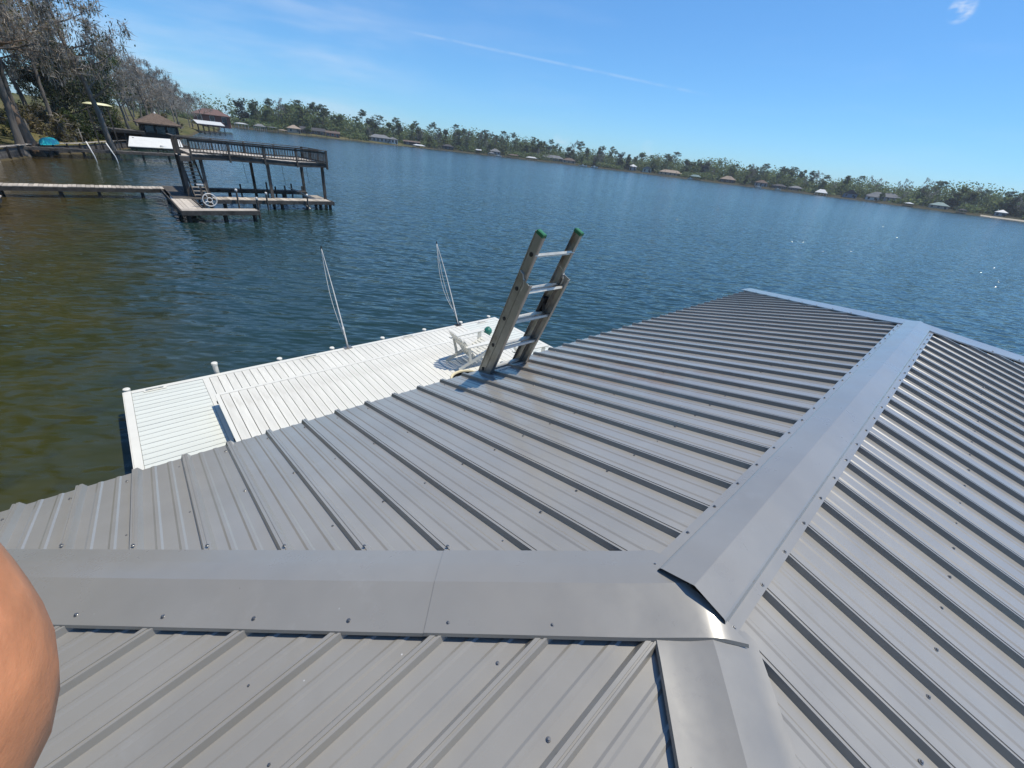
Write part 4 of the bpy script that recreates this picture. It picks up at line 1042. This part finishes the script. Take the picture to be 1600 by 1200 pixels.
mb = MB(); mb.lathe((6.7, 89.7, 4.62), [(.16, 0), (.14, .16), (.001, .3)], 10); mb.build('finial', M['pvc'], hut)
bbox('platform', ow, hut, 3.9, 9.5, 87.0, 92.3, .62, .88)
for x in (4.2, 6.7, 9.2):
    for y in (87.2, 91.8): bbeam('piling', M['wetwood'], hut, (x, y, -1.5), (x, y, .6), .24, .24)
# white roofed boat shelter further along
def shelter(loc, rz, w, d, ez, rz_, roofm, postm, label, deckz=.5, nposts=6, gable=True, name='boat_shelter', group=None):
    o = empty(name, loc, rz, label, 'boat shelter', group)
    mb = MB()
    if gable:
        v = [(-w/2, -d/2, ez), (w/2, -d/2, ez), (w/2, 0, rz_), (-w/2, 0, rz_), (-w/2, d/2, ez), (w/2, d/2, ez)]; v += [(a, b, c-.12) for a, b, c in v]
        mb.add(v, [(0, 1, 2, 3), (3, 2, 5, 4), (6, 9, 8, 7), (9, 10, 11, 8), (0, 6, 7, 1), (4, 5, 11, 10), (0, 3, 9, 6), (3, 4, 10, 9), (1, 7, 8, 2), (2, 8, 11, 5)])
    else: hip_roof(mb, -w/2, w/2, -d/2, d/2, ez, rz_, .15)
    mb.build('roof', roofm, o, world=False)
    for k in range(nposts):
        x = -w/2 + .3 + (w-.6)*k/(nposts-1)
        for y in (-d/2+.3, d/2-.3): bbeam('post', postm, o, (x, y, -1), (x, y, ez-.13), .16, .16, world=False)
    bbox('deck', M['oldwood'], o, -w/2, w/2, -d/2, -d/2+1, deckz-.2, deckz, world=False); bbox('deck', M['oldwood'], o, -w/2, w/2, d/2-1, d/2, deckz-.2, deckz, world=False)
    return o
shelter((30, 196, 0), rad(12), 8.5, 5.5, 2.75, 3.7, M['white_metal'], M['dark_wall'], 'white gabled boat shelter on dark posts beyond the brown roofed hut', .55, 6)
# ================================================================== HOUSES AND SHELTERS ALONG THE FAR SHORE
WALLS = dict(white=pbr('white_siding', (.62, .62, .60), .7), grey=pbr('grey_siding', (.30, .32, .34), .7), brick=pbr('red_brick', (.22, .085, .06), .85, .25, 8), tan=pbr('tan_siding', (.38, .31, .23), .8), brown=pbr('brown_siding', (.075, .055, .042), .85),
             green=pbr('pale_green_siding', (.34, .40, .34), .75), blue=pbr('blue_siding', (.14, .19, .26), .75), dark=M['dark_wall'])
ROOFS = dict(grey=pbr('grey_shingle', (.16, .165, .17), .9), brown=M['brown_roof'], tan=pbr('tan_shingle', (.30, .235, .18), .9), white=M['white_metal'], slate=pbr('dark_shingle', (.055, .055, .058), .9), teal=pbr('teal_metal', (.10, .18, .18), .6), red=pbr('red_brown_metal', (.15, .085, .07), .7))
def cottage(loc, w, d, h, rh, wall, roof, label, hip=True, win=3, chimney=False, face=None, cat='house'):
    HOUSES.append((Vector(loc[:2]), label))
    tx, ty = (face or CAM)[:2]; yaw = math.atan2(loc[1]-ty, loc[0]-tx) - math.pi/2
    o = empty('lake_house', loc, yaw, label, cat)
    bbox('wall', WALLS[wall], o, -w/2, w/2, -d/2, d/2, -1.2, h, world=False)
    mb = MB(); e = .6
    if hip: hip_roof(mb, -w/2-e, w/2+e, -d/2-e, d/2+e, h, h+rh, .25)
    else:
        v = [(-w/2-e, -d/2-e, h), (-w/2-e, d/2+e, h), (-w/2-e, 0, h+rh), (w/2+e, -d/2-e, h), (w/2+e, d/2+e, h), (w/2+e, 0, h+rh)]
        if w < d: v = [(-w/2-e, -d/2-e, h), (w/2+e, -d/2-e, h), (0, -d/2-e, h+rh), (-w/2-e, d/2+e, h), (w/2+e, d/2+e, h), (0, d/2+e, h+rh)]
        mb.add(v, [(0, 2, 1), (3, 4, 5), (0, 3, 5, 2), (1, 2, 5, 4), (0, 1, 4, 3)])
    rf = mb.build('roof', ROOFS[roof], o, world=False)
    for k in range(win):
        cx_ = -w/2 + w*(k+.5)/win; ww = min(1.5, w/win*.55)
        q = bbox('window', WALLS['white'], o, cx_-ww/2-.1, cx_+ww/2+.1, -d/2-.05, -d/2-.01, .8, h-.35, world=False); bbox('pane', M['glass'], q, cx_-ww/2, cx_+ww/2, -d/2-.08, -d/2-.055, .9, h-.45, world=False)
    q = bbox('door', WALLS['dark'], o, w*.32, w*.32+1, -d/2-.06, -d/2-.012, 0, 2.05, world=False)
    if chimney: bbox('chimney', WALLS['brick'], rf, w*.2, w*.2+.9, .3, 1.2, h+.2, h+rh+1.0, world=False)
    return o
def far(px_xy, back=0., z=.9):
    v = Vector(px_xy) - Vector(CAM[:2]); v = v*(1 + back/v.length); return (CAM.x + v.x, CAM.y + v.y, z)
HOUSES = []
cottage((40, 246, 2.6), 13, 8, 3.2, 2.2, 'brick', 'red', 'red-brown roofed house behind the white boat shelter on the left shore', win=3)
cottage(far((110, 368), 14), 9, 8, 3, 2.2, 'tan', 'tan', 'tan house with pinkish hipped roof on the far shore, left part', win=2)
cottage(far((122, 365), 22), 17, 9, 3, 2, 'brown', 'slate', 'long dark brown house on the far shore lawn', False, 4)
cottage(far((136, 364), 18), 10, 8, 2.8, 1.4, 'brick', 'brown', 'low red brick house with white chimney top on the far lawn', False, 3, True)
cottage(far((176, 368), 20), 19, 11, 3.4, 2.4, 'grey', 'grey', 'long pale grey house with many windows, biggest on the left far shore', True, 6, True)
cottage(far((188, 369), 14), 8, 9, 3.4, 1.7, 'white', 'grey', 'white wing with tall windows beside the long pale grey house', True, 3)
cottage(far((208, 373), 16), 14, 8, 3, 1.0, 'dark', 'brown', 'dark open pavilion with flat brown roof right of the pale grey house', False, 2, cat='pavilion')
cottage(far((247, 375), 18), 11, 8, 3, 1.6, 'dark', 'slate', 'dark low house under pines on the far shore', True, 3)
cottage(far((298, 367), 22), 11, 9, 3.2, 2.6, 'grey', 'grey', 'grey house with tall hipped roof between pines, centre left', True, 3)
cottage(far((358, 345), 26), 26, 11, 3.4, 2.8, 'brown', 'grey', 'long grey-brown roofed house at the middle of the far shore', True, 6)
cottage(far((372, 333), 18), 14, 9, 3, 2.2, 'tan', 'brown', 'lower brown roofed wing by the long grey-brown house', True, 3)
cottage(far((413, 280), 20), 8, 7, 4.4, 2, 'grey', 'white', 'small white roofed house right of the middle of the far shore', True, 2)
cottage(far((420, 267), 20), 9, 11, 4, 2.4, 'green', 'grey', 'pale green gabled house among trees on the far shore', False, 2)
cottage(far((429, 245), 20), 23, 10, 2.9, 2.4, 'tan', 'tan', 'wide low tan roofed house on the far shore right of centre', True, 5)
cottage(far((446, 193), 16), 14, 10, 3, 3.0, 'brown', 'tan', 'tan hipped roof house right of the ladder direction on the far shore', True, 3)
cottage(far((454, 165), 20), 11, 9, 3.6, 2.4, 'grey', 'brown', 'grey house with dull brown roof on the far right shore', True, 3)
cottage(far((457, 150), 20), 13, 9, 2.6, 1.6, 'dark', 'slate', 'dark long house, left one of the dark pair on the right far shore', True, 4)
cottage(far((460, 137), 24), 12, 9, 2.6, 1.8, 'brown', 'grey', 'dark grey long house, right one of the dark pair on the right far shore', True, 4)
cottage(far((469, 97), 14), 10, 11, 3.2, 3.4, 'blue', 'slate', 'blue-grey gabled house left of the big grey house on the right', False, 2)
cottage(far((473, 75), 26), 24, 11, 4, 3.2, 'grey', 'grey', 'big pale grey house with white trim on the right far shore', True, 7)
cottage(far((473, 82), 14), 9, 8, 3, 2.2, 'white', 'grey', 'white fronted garage wing at the big grey house', True, 2)
cottage(far((470, 39), 16), 12, 9, 2.6, 2.2, 'tan', 'teal', 'grey-green roofed bungalow on the right far shore', True, 3)
cottage(far((459, 5), 18), 6, 6, 3, 1.8, 'grey', 'white', 'small white roofed house near the right edge', True, 2)
def fshel(xy, w, ez, rh, roof, post, label, deck=.5, gable=False, d=6, npost=5):
    v = Vector(xy) - Vector(CAM[:2]); yaw = math.atan2(v.y, v.x) - math.pi/2
    shelter((xy[0], xy[1], 0), yaw, w, d, ez, rh, ROOFS[roof], WALLS[post], label, deck, npost, gable)
fshel((79, 379), 8.5, 3, 3.6, 'white', 'white', 'white roofed boat shelter, first from the left on the far shore')
fshel((89, 373), 8, 2.8, 4.2, 'grey', 'white', 'grey roofed boat shelter with a row of white posts on the far shore', npost=7)
fshel((96, 370), 7.5, 3, 3.3, 'grey', 'dark', 'dark boat shelter with flat pale roof on the left far shore')
fshel((102, 367), 6.5, 1.9, 2.5, 'tan', 'brown', 'low tan roofed boat shelter left of the far lawn')
fshel((213, 369), 11, 1.9, 2.7, 'white', 'brown', 'white canopy boat shelter in front of the flat brown pavilion')
fshel((278, 368), 5.6, 3.6, 4.4, 'white', 'brown', 'small white roofed boat shelter under tall pines', gable=True)
fshel((291, 364), 6.5, 2.4, 3.6, 'grey', 'white', 'small grey tent-roofed shelter beside a white boat, centre left')
fshel((315, 358), 12, 2.6, 3.6, 'brown', 'dark', 'dark brown boat shelter under the pines at centre')
fshel((333, 350), 12, 2.2, 3.3, 'white', 'dark', 'wide white roofed boat shelter left of the long grey-brown house')
fshel((436, 221), 11, 3, 4.6, 'teal', 'dark', 'teal hipped boat shelter over dark posts, right of centre')
fshel((463, 117), 9.6, 2.4, 5.0, 'white', 'white', 'bright white tent-shaped boat shelter on the right far shore')
fshel((472, 57), 6.4, 2.4, 3.2, 'white', 'brown', 'small white roofed shelter right of the big grey house')
fshel((466, 25), 5.6, 2.4, 3.4, 'slate', 'blue', 'small dark blue boat shelter near the right edge')
# low far docks with boats
def fdock(xy, w, label):
    v = Vector(xy) - Vector(CAM[:2]); yaw = math.atan2(v.y, v.x) - math.pi/2
    o = empty('far_dock', (xy[0], xy[1], 0), yaw, label, 'dock')
    bbox('deck', M['oldwood'], o, -w/2, w/2, -.9, .9, .5, .7, world=False)
    for k in range(5): bbeam('post', M['oldwood'], o, (-w/2+.2+(w-.4)*k/4, -.6, -1), (-w/2+.2+(w-.4)*k/4, -.6, 1.7), .22, .22, world=False)
for i, (xy, w, lb) in enumerate((((122, 358), 14, 'row of dark dock posts before the long dark brown house'), ((150, 360), 12, 'dark dock at the edge of the far lawn'), ((236, 370), 12, 'dark dock left of the pines, far shore'), ((302, 360), 9, 'dark dock beside the grey tent-roofed shelter'), ((362, 338), 16, 'long dock before the long grey-brown house'), ((402, 291), 12, 'dock left of the small white roofed house'), ((424, 250), 12, 'dock before the wide low tan house'), ((449, 175), 14, 'dock before the grey house with brown roof'), ((457, 138), 16, 'dock before the dark pair of houses'), ((469, 84), 14, 'dock before the big pale grey house'))):
    fdock(xy, w, lb)
def fboat(xy, ln, yaw, label, white=True):
    o = empty('boat', (xy[0], xy[1], .1), yaw, label, 'boat'); mb = MB(); n = 9; L2 = ln/2
    for i in range(n+1):
        t_ = i/n; x = -L2 + ln*t_; w = 1.1*(1 - max(0, t_-.55)**2*4.6); sh = .75 + .35*t_*t_
        for (yy, zz) in ((-w, sh), (-w*.8, .2), (0, -.15), (w*.8, .2), (w, sh)): mb.v.append((x, yy, zz))
    for i in range(n):
        for j in range(4): k = i*5+j; mb.f.append((k, k+5, k+6, k+1))
        mb.f.append((i*5, i*5+4, i*5+9, i*5+5))
    mb.f.append((0, 1, 2, 3, 4)); mb.build('hull', WALLS['white'], o, False, False)
    bbox('console', WALLS['white'] if white else WALLS['blue'], o, -.8, .7, -.6, .6, .7, 1.7, world=False)
fboat((70, 381), 7, .3, 'white boat at the left end of the far shore'); fboat((296, 359), 6, -.6, 'white boat beside the grey tent-roofed shelter')
fboat((378, 318), 9, -1.0, 'white boat drawn up right of the long grey-brown house'); fboat((386, 309), 7, -1.0, 'smaller white boat right of the long grey-brown house')
fboat((432, 224), 5, -1.2, 'white boat before the wide tan house'); fboat((450, 165), 5, -1.2, 'white boat by the dock with grey house'); fboat((456, 150), 5, -1.3, 'white boat before the left dark house')
# pale sand beach at the right
mb = MB()
for i, (xa, ya) in enumerate(((462.5, 14), (459.5, 4), (455.5, -7), (453.0, -22), (452, -40))):
    mb.v += [(xa-1.6, ya, .05), (xa+1.2, ya+.3, .55), (xa+3, ya+.4, .9)]
for i in range(4):
    for j in range(2): k = i*3+j; mb.f.append((k, k+1, k+4, k+3))
tag(mb.build('beach', pbr('pale_sand', (.36, .32, .25), .95, .1, .3)), kind='structure')

# ================================================================== FAR SHORE TREES
def pine(seed, h):
    r = random.Random(seed); wood, lf_ = MB(), MB(); pts = []; q = Vector((0, 0, -.5)); d = Vector((r.uniform(-.05, .05), r.uniform(-.05, .05), 1))
    for i in range(8): pts.append(q.copy()); d = (d + rnd_unit(r)*.04).normalized(); q = q + d*(h/7.2)
    wood.tube(pts, [.26*(1 - .7*i/7) for i in range(8)], 5, False)
    for k in range(r.randint(9, 13)):
        t_ = r.uniform(.5, 1.) ** .8; b = pts[min(6, int(t_*7))].lerp(pts[min(7, int(t_*7)+1)], t_*7 % 1); a = r.uniform(0, 6.28); ln = h*.17*(1.35 - t_)*r.uniform(.6, 1.3)/.55
        e = b + Vector((math.cos(a)*ln, math.sin(a)*ln, ln*.35)); wood.tube([b, e], [.06, .025], 3, False)
        for u_ in (.55, 1.):
            c = b.lerp(e, u_); s_ = r.uniform(.8, 1.45)
            for j in range(26): v = rnd_unit(r)*r.random()**.4; leaf_quad(lf_, c + Vector((v.x*s_, v.y*s_, v.z*s_*.5)), .42, r, .3)
    c = pts[-1]
    for j in range(60): v = rnd_unit(r)*r.random()**.4; leaf_quad(lf_, c + Vector((v.x*1.3, v.y*1.3, v.z*.9)), .42, r, .3)
    return wood, lf_
def broad(seed, h, leafn=1500, slim=.30):
    r = random.Random(seed); wood, lf_ = MB(), MB()
    wood.tube([(0, 0, -.5), (.1, 0, h*.35), (.2, .1, h*.8)], [.3, .22, .06], 5, False)
    blobs = []
    for k in range(15):
        t_ = r.uniform(.12, .97); rr_ = h*slim*(1 - (t_-.45)**2*2.2)*.8; a = r.uniform(0, 6.28); d_ = rr_*r.uniform(.1, .95)
        c = Vector((math.cos(a)*d_, math.sin(a)*d_, h*t_)); blobs.append((c, h*r.uniform(.08, .15)))
        wood.tube([(0, 0, h*t_*.75), c], [.08, .03], 3, False)
    for j in range(leafn):
        c, s_ = r.choice(blobs); v = rnd_unit(r)*r.random()**.35; leaf_quad(lf_, c + v*s_, .46, r, .2)
    return wood, lf_
def gaunt(seed, h):
    w, l, m = make_tree(seed, h, .24, 10, .4, .30, 1, .2, 1.4, 0., 420, 60, .3, .8, (.5, 1.5), .5, (2, 4), 0., .1, .26)
    l2 = MB(); l2.add(m.v, m.f); l2.add(l.v, l.f); return w, l2
FAR = {}
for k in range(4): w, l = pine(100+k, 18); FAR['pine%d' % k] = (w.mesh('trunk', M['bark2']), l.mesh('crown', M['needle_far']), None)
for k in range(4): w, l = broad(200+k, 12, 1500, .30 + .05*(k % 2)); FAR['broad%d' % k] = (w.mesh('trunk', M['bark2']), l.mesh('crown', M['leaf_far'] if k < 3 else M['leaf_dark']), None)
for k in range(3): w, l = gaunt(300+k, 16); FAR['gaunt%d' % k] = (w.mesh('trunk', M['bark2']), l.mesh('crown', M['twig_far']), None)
TREES.update(FAR)
rf = random.Random(77)
far_pts = [Vector(q) for q in LAKE[14:37]]
cum = [0]
for a, b in zip(far_pts, far_pts[1:]): cum.append(cum[-1] + (b-a).length)
def along(s_):
    for i in range(len(far_pts)-1):
        if s_ <= cum[i+1] or i == len(far_pts)-2:
            t_ = (s_-cum[i])/(cum[i+1]-cum[i]); j = 14+i
            return RING[j][0].lerp(RING[j+1][0], t_), RING[j][1].lerp(RING[j+1][1], t_).normalized()
TOT = cum[-1]
spec = {'pine': ('pine_tree', 'tall bare-trunked far pine', 'pines in the far shore woods'), 'broad': ('leafy_tree', 'bushy green far tree', 'leafy trees in the far shore woods'), 'gaunt': ('bare_cypress', 'gaunt grey far cypress', 'bare cypresses in the far shore woods')}
WHERE = ['the red-brown house', 'the tan house with pinkish roof', 'the long dark brown house', 'the low red brick house', 'the long pale grey house', 'the white wing', 'the flat brown pavilion', 'the dark low house', 'the grey house with tall roof', 'the long grey-brown roofed house', 'the brown roofed wing', 'the small white roofed house', 'the pale green house', 'the wide tan roofed house', 'the tan hipped roof house', 'the grey house with dull brown roof', 'the left dark house', 'the right dark house', 'the blue-grey gabled house', 'the big pale grey house', 'the white garage wing', 'the grey-green bungalow', 'the white roofed house at the right edge']
taken = [o.location.xy.copy() for o in COL.objects if o.parent is None and o.name.startswith('lake_house')]
count = 0; tries = 0
while count < 285 and tries < 4000:
    tries += 1
    s_ = rf.uniform(0, TOT*.9); f_ = s_/TOT
    row = rf.random(); inl = rf.uniform(7, 16) if row < .22 else (rf.uniform(26, 42) if row < .65 else rf.uniform(40, 66))
    p, n_ = along(s_); q = p + n_*inl
    if any((q - t_).length < 9 and inl < 40 for t_ in taken): continue
    if 60 < (q - Vector((CAM.x, CAM.y))).angle(Vector((1, 0)), 0) < 0: continue
    u_ = rf.random()
    if f_ < .45: k = 'pine' if u_ < .28 else ('broad' if u_ < .93 else 'gaunt')
    elif f_ < .62: k = 'pine' if u_ < .30 else ('broad' if u_ < .82 else 'gaunt')
    else: k = 'pine' if u_ < .38 else ('broad' if u_ < .72 else 'gaunt')
    if inl < 17: k = 'gaunt' if u_ < .35 else ('broad' if u_ < .75 else 'pine')
    nm, lb, gr = spec[k]; wh = WHERE[min(range(len(HOUSES)), key=lambda i: (HOUSES[i][0]-q).length)]; side = 'behind' if inl > 25 else 'by the water near'
    lb = lb + ' ' + side + ' ' + wh; gr = gr + ', ' + side + ' ' + wh; key = k + str(rf.randrange({'pine': 4, 'broad': 4, 'gaunt': 3}[k]))
    hs_ = {'pine': rf.uniform(.9, 1.25), 'broad': rf.uniform(.95, 1.5), 'gaunt': rf.uniform(.85, 1.3)}[k]*(1. if f_ < .5 else .92)
    if inl < 17: hs_ *= .62
    plant(key, nm, (q.x, q.y, 1.2 + inl*.03), rf.uniform(0, 6.28), (hs_*rf.uniform(.9, 1.2), hs_), lb, group=gr, tilt=(rf.uniform(-.05, .05), rf.uniform(-.05, .05)))
    count += 1
# the wood behind, one mass
wood_mass = MB(); rw = random.Random(5); s_ = 0
while s_ < TOT:
    p, n_ = along(s_); f_ = s_/TOT
    top = 13.2 + 2.4*math.sin(s_*.031) + 2.*math.sin(s_*.11+1)
    for row in (20, 36, 54, 74):
        for j in range(110):
            q = p + n_*(row + rw.uniform(-9, 9))
            if row < 30 and any((q - hh[0]).length < 14 for hh in HOUSES): continue
            h = rw.random()**.8*top*({20: .36, 36: .95, 54: 1.1, 74: 1.25}[row])*rw.uniform(.5, 1.15)
            leaf_quad(wood_mass, Vector((q.x + rw.uniform(-3, 3), q.y + rw.uniform(-3, 3), 1.2 + h)), rw.uniform(.75, 1.25), rw, .2)
    s_ += 2.3
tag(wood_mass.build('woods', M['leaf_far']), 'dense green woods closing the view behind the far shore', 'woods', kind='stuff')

# ================================================================== LAKE AIR
hz = MB(); hz.box(-2700, 3000, -3000, 3000, -4, 40)
ho = hz.build('haze', None); tag(ho, kind='stuff')
hm = bpy.data.materials.new('lake_air'); hm.use_nodes = True; hn = hm.node_tree; hn.nodes.clear()
pv = hn.nodes.new('ShaderNodeVolumePrincipled'); pv.inputs['Color'].default_value = (.84, .90, 1.0, 1); pv.inputs['Density'].default_value = .0002; pv.inputs['Anisotropy'].default_value = .2
mo = hn.nodes.new('ShaderNodeOutputMaterial'); hn.links.new(pv.outputs[0], mo.inputs['Volume']); ho.data.materials.append(hm)
